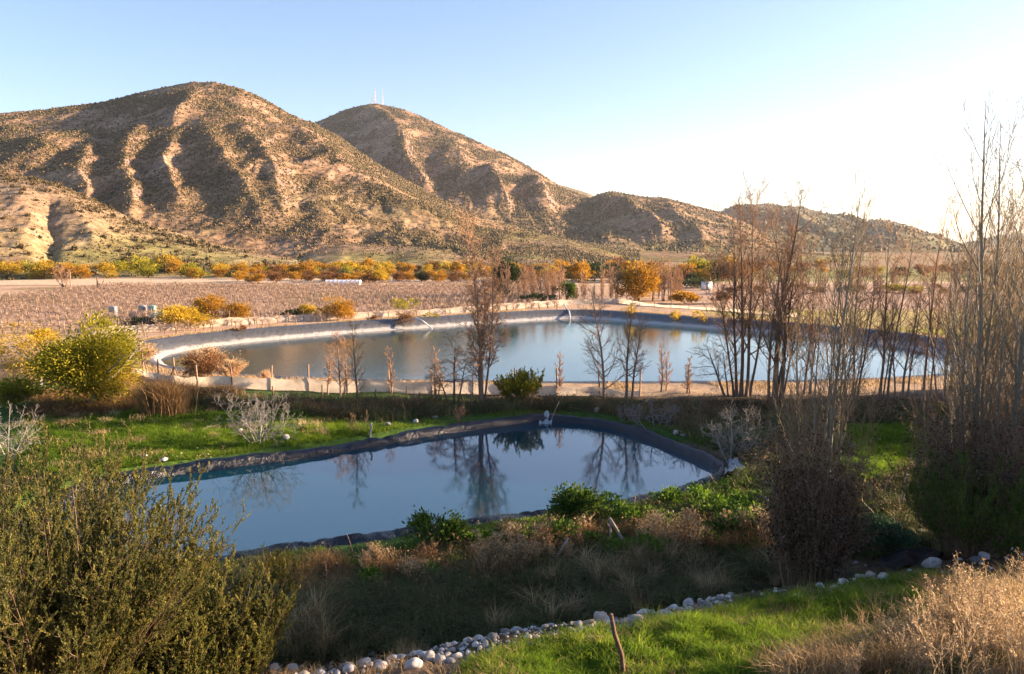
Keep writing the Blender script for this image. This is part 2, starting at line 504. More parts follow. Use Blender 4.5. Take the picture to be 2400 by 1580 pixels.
# ------------------------------------------------------------------ pond liners
def liner(name, poly, prof, step, mat, label, amp, seed, zw=0.0, hem=.25, fold=1.0):
    P = resample(poly, step)
    t = np.roll(P, -1, 0) - np.roll(P, 1, 0); nrm = np.stack([t[:, 1], -t[:, 0]], 1); nrm /= np.linalg.norm(nrm, axis=1, keepdims=True)
    if sdf(poly, *(P[:1] + nrm[:1] * .1).T)[0] < 0: nrm = -nrm
    # smooth the normals
    for _ in range(6): nrm = nrm + np.roll(nrm, 1, 0) + np.roll(nrm, -1, 0); nrm /= np.linalg.norm(nrm, axis=1, keepdims=True)
    L = np.arange(len(P)) * step
    prof = np.array(prof); m = 26
    q = np.linspace(0, 1, m); dd = np.concatenate([[0], np.cumsum(np.hypot(*np.diff(prof, axis=0).T))]); dd /= dd[-1]
    off = np.interp(q, dd, prof[:, 0]); zz = np.interp(q, dd, prof[:, 1])
    LL, QQ = np.meshgrid(L, q, indexing='ij')
    per = L[-1] + step
    w1 = fbm(LL * .9 + QQ * 2.5, QQ * 3 + seed, 3, seed) - .5
    w2 = fbm(LL * .25, QQ * .7 + seed, 3, seed + 5) - .5
    w3 = np.abs(fbm(LL * .75 + QQ * 4.5 + 6 * w2, QQ * 1.3, 3, seed + 9) - .5) * 2
    above = sm(zw - .15, zw + .1, zz)[None]
    O = off[None] * (1 + 0 * LL) + (w2 * .9 * hem / .25 * .35 + w1 * .18) * sm(.3, 1, QQ) * above
    Z = zz[None] + above * (amp * (w2 * 1.3 + w1 * .9) - fold * amp * .55 * (1 - sm(.0, .22, w3)))
    X = P[:, 0:1] + nrm[:, 0:1] * O; Y = P[:, 1:2] + nrm[:, 1:2] * O
    # outer hem lies on the ground
    gzz = Gz(X, Y) + .015
    Z = np.where(QQ > .55, np.maximum(Z, gzz), Z)
    n, mm = X.shape; idx = np.arange(n * mm).reshape(n, mm); nx = np.roll(idx, -1, 0)
    f = np.stack([idx[:, :-1], nx[:, :-1], nx[:, 1:], idx[:, 1:]], -1).reshape(-1, 4)
    o = mk(name, np.stack([X, Y, Z], -1), [f], mat, smooth=True)
    return tag(o, label, 'pond liner')


ml, nt, b = nmat('black_plastic_liner')
g_ = nt.nodes.new('ShaderNodeNewGeometry'); n_ = noise(nt, 1.3, 5, .6, g_.outputs['Position'])
r_ = ramp(nt, [(.003, .006, .012), (.005, .010, .020), (.022, .028, .038)], [.3, .65, .95]); nt.links.new(n_.outputs[0], r_.inputs[0]); nt.links.new(r_.outputs[0], b.inputs['Base Color'])
b.inputs['Roughness'].default_value = .24; b.inputs['Specular IOR Level'].default_value = .38
n2_ = noise(nt, 3, 5, .65, g_.outputs['Position']); n2_.inputs['Distortion'].default_value = 1.5; bump(nt, b, n2_.outputs[0], .75, .12)
M['liner'] = ml
M['black_plastic'] = simple('matt_black_plastic', (.006, .007, .010), .8, 0, .3, 3, .06, .3)
ml2, nt, b = nmat('grey_plastic_liner')
g_ = nt.nodes.new('ShaderNodeNewGeometry'); sx_ = nt.nodes.new('ShaderNodeSeparateXYZ'); nt.links.new(g_.outputs['Position'], sx_.inputs[0])
n_ = noise(nt, .8, 4, .6, g_.outputs['Position'])
ad_ = nt.nodes.new('ShaderNodeMath'); ad_.operation = 'MULTIPLY_ADD'; ad_.inputs[1].default_value = .5; nt.links.new(n_.outputs[0], ad_.inputs[0]); nt.links.new(sx_.outputs[2], ad_.inputs[2])
r_ = ramp(nt, [(.42, .40, .37), (.34, .325, .31), (.10, .10, .10), (.055, .057, .06)], [0, .26, .35, .55])
mr_ = nt.nodes.new('ShaderNodeMapRange'); mr_.inputs[1].default_value = -.6; mr_.inputs[2].default_value = 1.2; nt.links.new(ad_.outputs[0], mr_.inputs[0])
nt.links.new(mr_.outputs[0], r_.inputs[0]); nt.links.new(r_.outputs[0], b.inputs['Base Color']); b.inputs['Roughness'].default_value = .45
mp_ = nt.nodes.new('ShaderNodeMapping'); mp_.inputs['Scale'].default_value = (1, .3, .3); nt.links.new(g_.outputs['Position'], mp_.inputs[0])
n2_ = noise(nt, 2.2, 4, .6, mp_.outputs[0]); bump(nt, b, n2_.outputs[0], .8, .12)
M['liner_far'] = ml2
liner('pond_liner', NEAR, [(-1.6, -.9), (-.3, -.2), (0, 0), (.07, .19), (.17, .35), (.33, .42), (.50, .40), (.64, .34), (.78, .27)], .11, M['liner'],
      'wrinkled black plastic liner edging the near dark blue pond', .19, 3, fold=1.0)
liner('reservoir_liner', FARP, [(-3, -1.6), (-.5, -.85), (0, -.6), (1.2, -.06), (2.4, .46), (2.9, .52), (3.4, .44)], .3, M['liner_far'],
      'grey plastic liner with a pale dried band around the big reservoir', .07, 13, WZ, .3, .9)

# ------------------------------------------------------------------ hills
def smooth1(a, n):
    k = np.hanning(n * 2 + 3)[1:-1]; k /= k.sum()
    return np.convolve(np.pad(a, (n, n), mode='edge'), k, mode='valid')


def hill(name, sky, Dpts, Bpts, px0, px1, dpx, nv, mat, prof=(1.5, .5), spurs=(), gul=10., gsc=60., seed=1, zb=-1.5, back=1.6, smo=8):
    """a range: ridge line from the skyline at its own distance, front slope to the foot, back slope behind"""
    px = np.arange(px0, px1 + .1, dpx)
    sky = np.array(sky, float)
    sp = smooth1(np.interp(px, sky[:, 0], sky[:, 1]), smo)
    D = smooth1(np.interp(px, *np.array(Dpts, float).T), smo); B = smooth1(np.interp(px, *np.array(Bpts, float).T), smo)
    rx, ry, rz = ray(px, sp); hn = np.hypot(rx, ry); ux, uy, te = rx / hn, ry / hn, rz / hn
    zr = CAMZ + D * te
    t = np.concatenate([np.linspace(0, 1, nv), np.linspace(1, back, max(12, nv // 5))[1:]])
    T, PX = np.meshgrid(t, px, indexing='ij')
    tf = np.clip(T, 0, 1)
    pr = prof[1] * tf ** prof[0] + (1 - prof[1]) * np.sin(tf * math.pi / 2) ** 1.3
    bk = np.clip((T - 1) / (back - 1), 0, 1)
    dist = B[None] + (D - B)[None] * T
    zz = zb + (zr - zb)[None] * pr * (1 - .85 * bk ** 1.5)
    X = ux[None] * dist; Y = uy[None] * dist
    # apparent photo height of each point, to lay the spurs where they are seen
    dpt = Y * cP - (zz - CAMZ) * sP; vv = (Y * sP + (zz - CAMZ) * cP) / dpt; PY = 790 - vv * F
    env = np.sin(np.clip(T, 0, 1.0) * math.pi) ** .7 + .10 * (T > .8)
    hh = (zr - zb)[None]
    lat = X * .9 + 30 * fbm(X / 90, Y / 90, 3, seed + 3)
    g = np.abs(fbm(lat / gsc, T * 1.6 + seed, 4, seed) - .5) * 2
    g2 = np.abs(fbm(lat / gsc * 2.7, T * 3.1 + seed, 3, seed + 7) - .5) * 2
    dz = gul * env * np.clip(hh / 80, .15, 1) * ((g - .35) * 1.3 + (g2 - .3) * .45)
    dz = dz + (fbm(X / 14, Y / 14, 4, seed + 20) - .5) * 2.0 * np.clip(hh / 60, .2, 1) * (.25 + .75 * env)
    dz = dz + (fbm(X / 4.5, Y / 4.5, 3, seed + 25) - .5) * 1.3 * np.clip(hh / 60, .2, 1)
    rg = np.abs(fbm(lat / 13 + .6 * fbm(X / 20, Y / 20, 2, seed + 41), T * 9, 3, seed + 40) - .5) * 2
    dz = dz + (np.clip(rg, 0, .6) - .3) * 2.6 * env * np.clip(hh / 90, .1, 1)
    for s in spurs:
        P = np.array(s['p'], float); o = np.argsort(P[:, 1]); P = P[o]
        cx = np.interp(PY, P[:, 1], P[:, 0]); ends = sm(P[0, 1] - s.get('f', 25), P[0, 1] + s.get('f', 25), PY) * sm(P[-1, 1] + s.get('f', 25), P[-1, 1] - s.get('f', 25), PY)
        wob = (fbm(PY / 40, PX / 80, 3, seed + 33) - .5) * s['w'] * .7
        u = (PX - cx + wob) / s['w']
        # crest-shaped: steep on the right, gentle on the left
        dz = dz + s['a'] * ends * np.where(u > 0, np.exp(-np.abs(u / s.get('r', .8)) ** 1.4), np.exp(-np.abs(u / s.get('l', 1.2)) ** 1.4))
    zz = zz + dz * (T <= 1.0) + (dz[nv - 1:nv] * (1 - bk)) * (T > 1)
    n, m = zz.shape; idx = np.arange(n * m).reshape(n, m)
    q = np.stack([idx[:-1, :-1], idx[:-1, 1:], idx[1:, 1:], idx[1:, :-1]], -1).reshape(-1, 4)
    dfield = sm(.36, .62, fbm(X / 38 + .2 * fbm(X / 9, Y / 9, 2, seed), Y / 38, 5, 61)) * (1 - .8 * sm(.60, .74, fbm(X / 22, Y / 60, 4, 63)))
    o = mk(name, np.stack([X, Y, zz], -1), [q], mat, smooth=True, tint=dfield)
    struct(o)
    return dict(o=o, X=X[:nv], Y=Y[:nv], Z=zz[:nv], DF=dfield[:nv], PX=PX[:nv], PY=PY[:nv], T=T[:nv])


def hill_mat(name, cols, green, rock, gz=(5, 60)):
    m, nt, b = nmat(name)
    g = nt.nodes.new('ShaderNodeNewGeometry')
    n1 = noise(nt, .012, 6, .62, g.outputs['Position']); n2 = noise(nt, .16, 6, .7, g.outputs['Position']); n3 = noise(nt, .035, 5, .6, g.outputs['Position'])
    r = ramp(nt, cols, [.3, .5, .7]); nt.links.new(n3.outputs[0], r.inputs[0])
    # greener grass low on the slopes and in patches
    sx = nt.nodes.new('ShaderNodeSeparateXYZ'); nt.links.new(g.outputs['Position'], sx.inputs[0])
    mr = nt.nodes.new('ShaderNodeMapRange'); mr.inputs[1].default_value = gz[1]; mr.inputs[2].default_value = gz[0]; nt.links.new(sx.outputs[2], mr.inputs[0])
    rg = ramp(nt, [(0, 0, 0), (1, 1, 1)], [.42, .62]); nt.links.new(n1.outputs[0], rg.inputs[0])
    mm = nt.nodes.new('ShaderNodeMath'); mm.operation = 'MULTIPLY'; nt.links.new(mr.outputs[0], mm.inputs[0]); nt.links.new(rg.outputs[0], mm.inputs[1])
    mx = nt.nodes.new('ShaderNodeMix'); mx.data_type = 'RGBA'; nt.links.new(mm.outputs[0], mx.inputs[0]); nt.links.new(r.outputs[0], mx.inputs[6]); mx.inputs[7].default_value = (*green, 1)
    # bare pale scars where no scrub grows
    at_ = nt.nodes.new('ShaderNodeAttribute'); at_.attribute_name = 'tint'
    rb = ramp(nt, [(1.12, 1.09, 1.06), (.84, .83, .80)], [.05, .6]); nt.links.new(at_.outputs['Fac'], rb.inputs[0])
    mb_ = nt.nodes.new('ShaderNodeMix'); mb_.data_type = 'RGBA'; mb_.blend_type = 'MULTIPLY'; mb_.inputs[0].default_value = 1
    nt.links.new(mx.outputs[2], mb_.inputs[6]); nt.links.new(rb.outputs[0], mb_.inputs[7]); mx = mb_
    # bare reddish rock where it is steep
    sn = nt.nodes.new('ShaderNodeSeparateXYZ'); nt.links.new(g.outputs['Normal'], sn.inputs[0])
    ad = nt.nodes.new('ShaderNodeMath'); ad.operation = 'MULTIPLY_ADD'; ad.inputs[1].default_value = .35; nt.links.new(n2.outputs[0], ad.inputs[0]); nt.links.new(sn.outputs[2], ad.inputs[2])
    rr = ramp(nt, [(1, 1, 1), (0, 0, 0)], [.88, 1.0]); nt.links.new(ad.outputs[0], rr.inputs[0])
    mx2 = nt.nodes.new('ShaderNodeMix'); mx2.data_type = 'RGBA'; nt.links.new(rr.outputs[0], mx2.inputs[0]); nt.links.new(mx.outputs[2], mx2.inputs[6]); mx2.inputs[7].default_value = (*rock, 1)
    # speckle of small dry plants
    rs = ramp(nt, [(.42, .42, .40), (1.15, 1.15, 1.15)], [.40, .60]); nt.links.new(n2.outputs[0], rs.inputs[0])
    mx3 = nt.nodes.new('ShaderNodeMix'); mx3.data_type = 'RGBA'; mx3.blend_type = 'MULTIPLY'; mx3.inputs[0].default_value = .8
    nt.links.new(mx2.outputs[2], mx3.inputs[6]); nt.links.new(rs.outputs[0], mx3.inputs[7])
    nt.links.new(mx3.outputs[2], b.inputs['Base Color']); b.inputs['Roughness'].default_value = .95; b.inputs['Specular IOR Level'].default_value = .05
    bump(nt, b, n2.outputs[0], .7, 1.2)
    return m


tan = [(.17, .113, .07), (.26, .172, .11), (.35, .245, .168)]
M['hill'] = hill_mat('dry_hillside', tan, (.155, .145, .06), (.27, .18, .15))
M['hill_low'] = hill_mat('pale_dry_slope', [(.21, .145, .093), (.285, .20, .133), (.36, .262, .18)], (.20, .20, .07), (.34, .25, .18), (2, 26))
M['hill_far'] = hill_mat('far_hillside', [(.13, .12, .075), (.19, .165, .105), (.25, .21, .14)], (.15, .16, .07), (.20, .17, .14), (5, 90))

A = hill('hill', [(-700, 330), (-300, 295), (0, 265), (100, 256), (240, 240), (330, 216), (400, 201), (450, 192), (500, 192), (560, 204), (620, 232), (680, 268), (740, 291), (800, 328),
                  (830, 352), (900, 395), (960, 430), (1050, 476), (1150, 516), (1250, 545), (1350, 568), (1450, 583), (1560, 592), (1700, 600)],
         [(-700, 900), (300, 900), (480, 880), (800, 780), (1100, 680), (1400, 620), (1700, 600)],
         [(-700, 330), (0, 330), (500, 330), (900, 300), (1200, 275), (1700, 300)], -500, 1690, 1.5, 420, M['hill'], (1.75, .62),
         [dict(p=[(335, 300), (292, 350), (282, 400), (300, 450), (288, 510)], f=45, w=28, a=7.5, l=1.9, r=.9),
          dict(p=[(400, 330), (375, 380), (395, 430), (400, 470)], f=35, w=24, a=7, l=1.6, r=.9),
          dict(p=[(470, 290), (500, 350), (540, 420), (570, 455), (600, 500)], f=55, w=34, a=7, l=1.6, r=1.1),
          dict(p=[(560, 290), (610, 350), (640, 420), (660, 490)], f=50, w=30, a=7, l=1.5, r=1.1),
          dict(p=[(455, 225), (430, 260), (400, 300)], w=25, a=7),
          dict(p=[(640, 300), (720, 330), (800, 400), (900, 470), (1050, 530)], w=38, a=9, l=1.3, r=1.6),
          dict(p=[(120, 330), (100, 380), (60, 400)], w=60, a=9, l=2, r=.9),
          dict(p=[(220, 340), (170, 420), (200, 480)], w=34, a=7, l=1.8, r=.7),
          dict(p=[(800, 510), (1000, 545), (1200, 575)], w=70, a=-5),
          dict(p=[(850, 545), (980, 575), (1100, 600)], w=60, a=5),
          dict(p=[(1150, 545), (1300, 575), (1400, 600)], w=60, a=6)],
         gul=4.5, gsc=60, seed=4)
Bh = hill('hill', [(500, 400), (640, 330), (740, 286), (800, 262), (850, 248), (885, 244), (950, 257), (1000, 278), (1050, 302), (1100, 325), (1150, 346), (1200, 370), (1250, 396), (1300, 428), (1345, 450), (1385, 464),
                   (1440, 500), (1520, 545), (1600, 575), (1700, 590)],
          [(500, 1700), (900, 1650), (1300, 1350), (1700, 1150)], [(500, 700), (1000, 720), (1700, 640)], 520, 1690, 2.0, 220, M['hill'], (1.6, .6),
          [dict(p=[(880, 260), (930, 320), (960, 400), (1000, 440)], w=30, a=22, l=1.6, r=.6),
           dict(p=[(1135, 410), (1155, 440), (1190, 475)], w=16, a=24, l=1.8, r=.6),
           dict(p=[(1050, 330), (1080, 390), (1100, 450)], w=40, a=16),
           dict(p=[(1250, 420), (1270, 450), (1290, 490)], w=24, a=20, l=1.5, r=.7)], gul=12, gsc=105, seed=9)
Ch = hill('hill', [(1180, 560), (1290, 520), (1340, 489), (1400, 457), (1430, 450), (1500, 459), (1560, 466), (1620, 479), (1690, 497), (1750, 522), (1820, 560), (1900, 600), (1980, 610)],
          [(1180, 1250), (1450, 1300), (1980, 1250)], [(1180, 620), (1980, 640)], 1190, 1960, 2.0, 150, M['hill'], (1.5, .55),
          [dict(p=[(1440, 465), (1500, 510), (1560, 545)], w=30, a=14), dict(p=[(1560, 480), (1600, 520), (1650, 560)], w=30, a=12)], gul=13, gsc=80, seed=15)
hill('hill', [(1180, 470), (1280, 425), (1330, 437), (1370, 449), (1400, 461), (1450, 490), (1500, 520)], [(1100, 2300), (1600, 2300)], [(1100, 1700), (1600, 1700)], 1200, 1500, 4.0, 40, M['hill_far'], (1.4, .5), gul=18, gsc=140, seed=17)
Dh = hill('hill', [(1500, 560), (1600, 530), (1690, 500), (1740, 485), (1800, 478), (1870, 485), (1950, 505), (2010, 521), (2060, 512), (2120, 524), (2180, 550), (2230, 572), (2300, 590), (2420, 600)],
          [(1500, 2300), (2400, 2500)], [(1500, 900), (2400, 950)], 1510, 2420, 2.5, 120, M['hill_far'], (1.4, .5),
          [dict(p=[(1760, 495), (1900, 520), (2060, 545), (2200, 580)], w=90, a=26, l=1, r=.6)], gul=30, gsc=160, seed=19)
hill('hill', [(2000, 590), (2150, 585), (2230, 574), (2300, 560), (2380, 556), (2500, 540), (2800, 530)], [(2000, 3800), (2800, 3600)], [(2000, 2500), (2800, 2500)], 2000, 2800, 5.0, 50, M['hill_far'], (1.3, .5), gul=30, gsc=220, seed=23)
hill('hill', [(2100, 590), (2250, 575), (2330, 552), (2400, 545), (2500, 548), (2700, 560)], [(2100, 6200), (2700, 6200)], [(2100, 4600), (2700, 4600)], 2110, 2700, 5.0, 40, M['hill_far'], (1.3, .5), gul=40, gsc=420, seed=29)
Fh = hill('hill', [(-600, 400), (-200, 395), (0, 405), (50, 412), (120, 434), (200, 470), (300, 512), (400, 542), (500, 570), (600, 592), (700, 607), (780, 616), (860, 622)],
          [(-600, 480), (0, 470), (400, 400), (860, 330)], [(-600, 240), (0, 245), (400, 255), (860, 275)], -450, 850, 1.8, 190, M['hill_low'], (1.35, .5),
          [dict(p=[(70, 430), (165, 480), (200, 540), (210, 590)], w=42, a=3, l=1, r=2.2),
           dict(p=[(40, 450), (60, 520), (30, 590)], w=38, a=1.2, l=1.5, r=.8),
           dict(p=[(110, 470), (115, 540), (105, 610)], w=26, a=-2.5)], gul=2.5, gsc=40, seed=27)
# low rolling ground and the eroded bank between the big hill and the valley floor
Gh = hill('hill', [(560, 622), (640, 598), (720, 580), (800, 566), (900, 568), (1000, 572), (1080, 580), (1180, 585), (1300, 598), (1400, 606), (1480, 612), (1600, 606), (1700, 595), (1850, 590), (2000, 600), (2200, 612), (2500, 618)],
          [(560, 400), (900, 420), (1300, 450), (1700, 560), (2500, 600)], [(560, 280), (900, 250), (1300, 262), (1700, 360), (2500, 420)], 570, 2500, 2.4, 110, M['hill_low'], (.9, .35),
          [dict(p=[(900, 585), (905, 620)], w=60, a=-3), dict(p=[(1150, 590), (1170, 620)], w=50, a=-3), dict(p=[(700, 590), (690, 620)], w=50, a=-2)], gul=3.2, gsc=26, seed=31)

def hill_pt(Hd, px, py):
    k = np.argmin((Hd['PX'] - px) ** 2 + (Hd['PY'] - py) ** 2)
    return np.array([Hd['X'].ravel()[k], Hd['Y'].ravel()[k], Hd['Z'].ravel()[k]])


# ------------------------------------------------------------------ scrub on the slopes
t_ = (1 + 5 ** .5) / 2
ICO = np.array([(-1, t_, 0), (1, t_, 0), (-1, -t_, 0), (1, -t_, 0), (0, -1, t_), (0, 1, t_), (0, -1, -t_), (0, 1, -t_), (t_, 0, -1), (t_, 0, 1), (-t_, 0, -1), (-t_, 0, 1)], float)
ICO /= np.linalg.norm(ICO[0])
ICOF = np.array([(0, 11, 5), (0, 5, 1), (0, 1, 7), (0, 7, 10), (0, 10, 11), (1, 5, 9), (5, 11, 4), (11, 10, 2), (10, 7, 6), (7, 1, 8), (3, 9, 4), (3, 4, 2), (3, 2, 6), (3, 6, 8), (3, 8, 9), (4, 9, 5), (2, 4, 11), (6, 2, 10), (8, 6, 7), (9, 8, 1)])


def blobs(mb, P, r, hz, tint):
    N = len(P)
    V = ICO[None] * (1 + rng.uniform(-.42, .35, (N, 12, 1))) * r[:, None, None] * np.array([1, 1, 1.]) * np.stack([np.ones(N), np.ones(N), hz], 1)[:, None]
    V[..., 2] += (r * hz * .55)[:, None]
    V += P[:, None]
    f = (ICOF[None] + (np.arange(N) * 12)[:, None, None]).reshape(-1, 3)
    mb.add(V, [f], np.clip(np.repeat(tint, 12) + rng.uniform(-.12, .12, N * 12), 0, 1))


def sample_hill(Hd, n, pxr, thr, seed, tmin=.02):
    X, Y, Z = Hd['X'], Hd['Y'], Hd['Z']
    a = np.hypot(X[1:, :-1] - X[:-1, :-1], Y[1:, :-1] - Y[:-1, :-1]) * np.hypot(X[:-1, 1:] - X[:-1, :-1], Y[:-1, 1:] - Y[:-1, :-1])
    den = (.30 + .70 * sm(.05, .45, Hd['T'][:-1, :-1])) * Hd['DF'][:-1, :-1] * .92 + .08
    px = Hd['PX'][:-1, :-1]; T = Hd['T'][:-1, :-1]
    wgt = (a * den * (px > pxr[0]) * (px < pxr[1]) * (T > tmin)).ravel(); wgt /= wgt.sum()
    k = rng.choice(len(wgt), n, p=wgt); i, j = np.unravel_index(k, a.shape)
    u = rng.uniform(0, 1, n); v = rng.uniform(0, 1, n)
    def L(A): return A[i, j] * (1 - u) * (1 - v) + A[i + 1, j] * u * (1 - v) + A[i, j + 1] * (1 - u) * v + A[i + 1, j + 1] * u * v
    return np.stack([L(X), L(Y), L(Z)], 1)


mb = MB()
for Hd, n, pr, thr, r0, r1 in ((A, 95000, (-120, 1500), .34, .24, .85), (Bh, 32000, (640, 1560), .32, .5, 1.4), (Ch, 8000, (1250, 1900), .34, .6, 1.5), (Dh, 5000, (1550, 2420), .4, 1.3, 3.0),
                               (Gh, 5200, (580, 2420), .44, .22, .7), (Fh, 6000, (-120, 850), .42, .22, .6)):
    P = sample_hill(Hd, n, pr, thr, 61)
    r = (r0 + (r1 - r0) * rng.uniform(0, 1, n) ** 2.4) * np.clip(np.hypot(P[:, 0], P[:, 1]) / 680, .72, 1.1)
    blobs(mb, P, r, rng.uniform(.7, 1.25, n), rng.uniform(0, 1, n) ** 1.3)
stuff(mb.build('hillside_scrub', M['scrub']), 'low dark olive scrub dotted all over the dry hillsides', 'scrub')
# the scrub bushes that show largest, each its own object
P = sample_hill(Fh, 230, (-60, 840), .42, 67)
vr = []
for k in range(4):
    mb = MB()
    pts = rng.normal(size=(150, 3)) * np.array([.36, .36, .3]); pts[:, 2] = np.abs(pts[:, 2]) * 1.2 + .1
    leaves(mb, pts, .55, .6, .5)
    o = mb.build('scrub_bush', M['scrub']); vr.append(o)
for k, p in enumerate(P):
    o = vr[k] if k < 4 else vr[k % 4].copy()
    if k >= 4: C.objects.link(o)
    s = rng.uniform(.7, 1.35); o.location = p; o.scale = (s, s, s * rng.uniform(.8, 1.25)); o.rotation_euler.z = rng.uniform(0, 6.28)
    tag(o, 'small dry scrub bush dotted on the pale low slope at left', 'bush', 'scrub bushes on the low slope')

# ------------------------------------------------------------------ fences with shade netting
mn, nt, b = nmat('shade_netting')
g_ = nt.nodes.new('ShaderNodeNewGeometry'); n_ = noise(nt, .9, 5, .65, g_.outputs['Position'])
r_ = ramp(nt, [(.42, .34, .26), (.60, .51, .41), (.70, .63, .54)], [.3, .5, .75]); nt.links.new(n_.outputs[0], r_.inputs[0])
nt.links.new(r_.outputs[0], b.inputs['Base Color']); b.inputs['Roughness'].default_value = .9
t_n = nt.nodes.new('ShaderNodeBsdfTranslucent'); nt.links.new(r_.outputs[0], t_n.inputs[0]); mxs = nt.nodes.new('ShaderNodeMixShader'); mxs.inputs[0].default_value = .45
nt.links.new(b.outputs[0], mxs.inputs[1]); nt.links.new(t_n.outputs[0], mxs.inputs[2]); nt.links.new(mxs.outputs[0], nt.nodes['Material Output'].inputs[0])
M['netting'] = mn


def post_mesh(h, r, k=6):
    mb = MB(); P = np.array([[[0, 0, -.25], [.004, 0, h * .5], [0, .006, h]]]); tubes(mb, P, np.array([[r, r * .97, r * .9]]), k, rng.uniform(0, 1), True)
    return mb


def fence(label, pts, hts, sp, seed, ph=1.45, brace=()):
    G = np.array([gpt(*p, .4) for p in pts]); base = G[0]
    root = thing('netting_fence', label, 'fence', base)
    d = np.concatenate([[0], np.cumsum(np.linalg.norm(np.diff(G[:, :2], axis=0), axis=1))])
    n = int(d[-1] / sp) + 1
    s = np.linspace(0, d[-1], n * 10 + 1)
    X = np.interp(s, d, G[:, 0]); Y = np.interp(s, d, G[:, 1]); Hh = np.interp(s, d, hts)
    fr = np.abs(((np.arange(len(s)) % 10) / 10.) - .5) * 2      # 1 at a post, 0 mid-span
    m = 8; q = np.linspace(0, 1, m)
    tx = np.gradient(X); ty = np.gradient(Y); ln = np.hypot(tx, ty); nx, ny = ty / ln, -tx / ln
    bel = (fbm(s[:, None] * .5, q[None] * 2 + seed, 3, seed) - .5) * .35 * (1 - .7 * fr[:, None]) + .10 * np.sin(q[None] * 3) * (1 - fr[:, None])
    top = Hh * (1 - .10 * (1 - fr ** 2) * (.5 + vnoise(s * .6, s * 0, seed)) - .30 * (fbm(s * .45, s * 0 + 3, 3, seed) - .35))
    gz = Gz(X, Y)
    V = np.stack([X[:, None] + nx[:, None] * (bel + .05), Y[:, None] + ny[:, None] * (bel + .05), gz[:, None] - .05 + q[None] * (top + .05)[:, None]], -1) - base
    idx = np.arange(len(s) * m).reshape(-1, m)
    f = np.stack([idx[:-1, :-1], idx[1:, :-1], idx[1:, 1:], idx[:-1, 1:]], -1).reshape(-1, 4)
    mk('netting', V, [f], M['netting'], root, True)
    ps = [post_mesh(ph, .055).build('post', M['bark_tan'], root) for _ in range(3)]
    for k in range(n + 1):
        i = min(k * 10, len(s) - 1)
        o = ps[k] if k < 3 else ps[k % 3].copy()
        if k >= 3: C.objects.link(o); o.parent = root
        o.location = (X[i] - base[0], Y[i] - base[1], gz[i] - base[2])
        o.rotation_euler = (rng.normal(0, .03), rng.normal(0, .03), rng.uniform(0, 6)); o.scale.z = rng.uniform(.9, 1.15)
        if k in brace:
            for sg in (-1, 1):
                bm_ = MB(); a0 = np.array([X[i] + tx[i] / ln[i] * sg * 1.1, Y[i] + ty[i] / ln[i] * sg * 1.1, gz[i]]) - base; a1 = np.array([X[i], Y[i], gz[i] + 1.2]) - base
                tubes(bm_, np.array([[a0, (a0 + a1) / 2, a1]]), np.full((1, 3), .04), 5, .4, True); bm_.build('brace', M['bark_tan'], root)
    return root


fence('long fence of pale netting on posts behind the big reservoir', [(205, 785), (400, 774), (600, 759), (900, 743), (1080, 733), (1200, 724), (1330, 715), (1450, 711), (1520, 717), (1650, 726), (1800, 737), (1875, 744)],
      [.95, .95, .95, .95, .95, .95, 1.0, .95, .45, .4, .5, .6], 3.2, 5, 1.5, (9, 26))
fence('pale netting fence along the near bank of the big reservoir', [(300, 872), (330, 879), (380, 893), (425, 903), (490, 908), (580, 911), (700, 916), (850, 919), (1000, 922), (1150, 924), (1290, 926), (1400, 927), (1500, 928)],
      [.5, .5, .55, .65, .75, .8, .85, .85, .85, .85, .75, .6, .35], 2.7, 8, 1.6, (1, 3))

# ------------------------------------------------------------------ vines in the winter field
def vine_mb(k):
    mb = MB()
    tubes(mb, np.array([[[0, 0, -.1], [.01, 0, .6], [0, 0, 1.05 + .25 * k / 4]]]), np.full((1, 3), .028), 4, .45 + .13 * k, True)
    n = 15; a = rng.uniform(0, 6.28, n); z0 = rng.uniform(.45, .8, n)
    P = np.stack([np.stack([.04 * np.cos(a), .04 * np.sin(a), z0], 1), np.stack([.5 * np.cos(a), .22 * np.sin(a), z0 + rng.uniform(.1, .45, n)], 1), np.stack([.85 * np.cos(a), .32 * np.sin(a), z0 + rng.uniform(-.1, .6, n)], 1)], 1)
    tubes(mb, P, np.tile([.018, .014, .008], (n, 1)), 3, rng.uniform(.0, .6, n))
    tubes(mb, np.array([[[.06, .02, -.1], [.1, .03, .3], [.02, 0, .7]]]), np.array([[.045, .04, .03]]), 4, .05)
    return mb


vx = []
ang = R(8)
for r_i in range(48):
    yy = 88 + r_i * 2.2
    for x in np.arange(-92, 16, 1.25):
        X = x + rng.normal(0, .22) ; Y = yy + (x * math.tan(ang)) * .35 + rng.normal(0, .16)
        vx.append((X, Y))
vx = np.array(vx)
df = sdf(FARP, vx[:, 0], vx[:, 1])
okv = (df > 8.5) & (vx[:, 1] < 193) & (vx[:, 1] > 84) & (np.abs(vx[:, 0]) / vx[:, 1] < .68) & (vx[:, 0] < 10 - .02 * vx[:, 1]) & (rng.uniform(0, 1, len(vx)) > .20)
vx = vx[okv]; vx = vx[np.argsort(vx[:, 1])]
fl = np.hypot(vx[:, 0], vx[:, 1] - 100)
vz = Gz(vx[:, 0], vx[:, 1])
M['vine'] = bark('vine_wood', [(.13, .08, .055), (.36, .25, .18), (.64, .52, .40)], 20)
vms = [vine_mb(k) for k in range(4)]
vos = [vms[k].build('grape_vine', M['vine']) for k in range(4)]
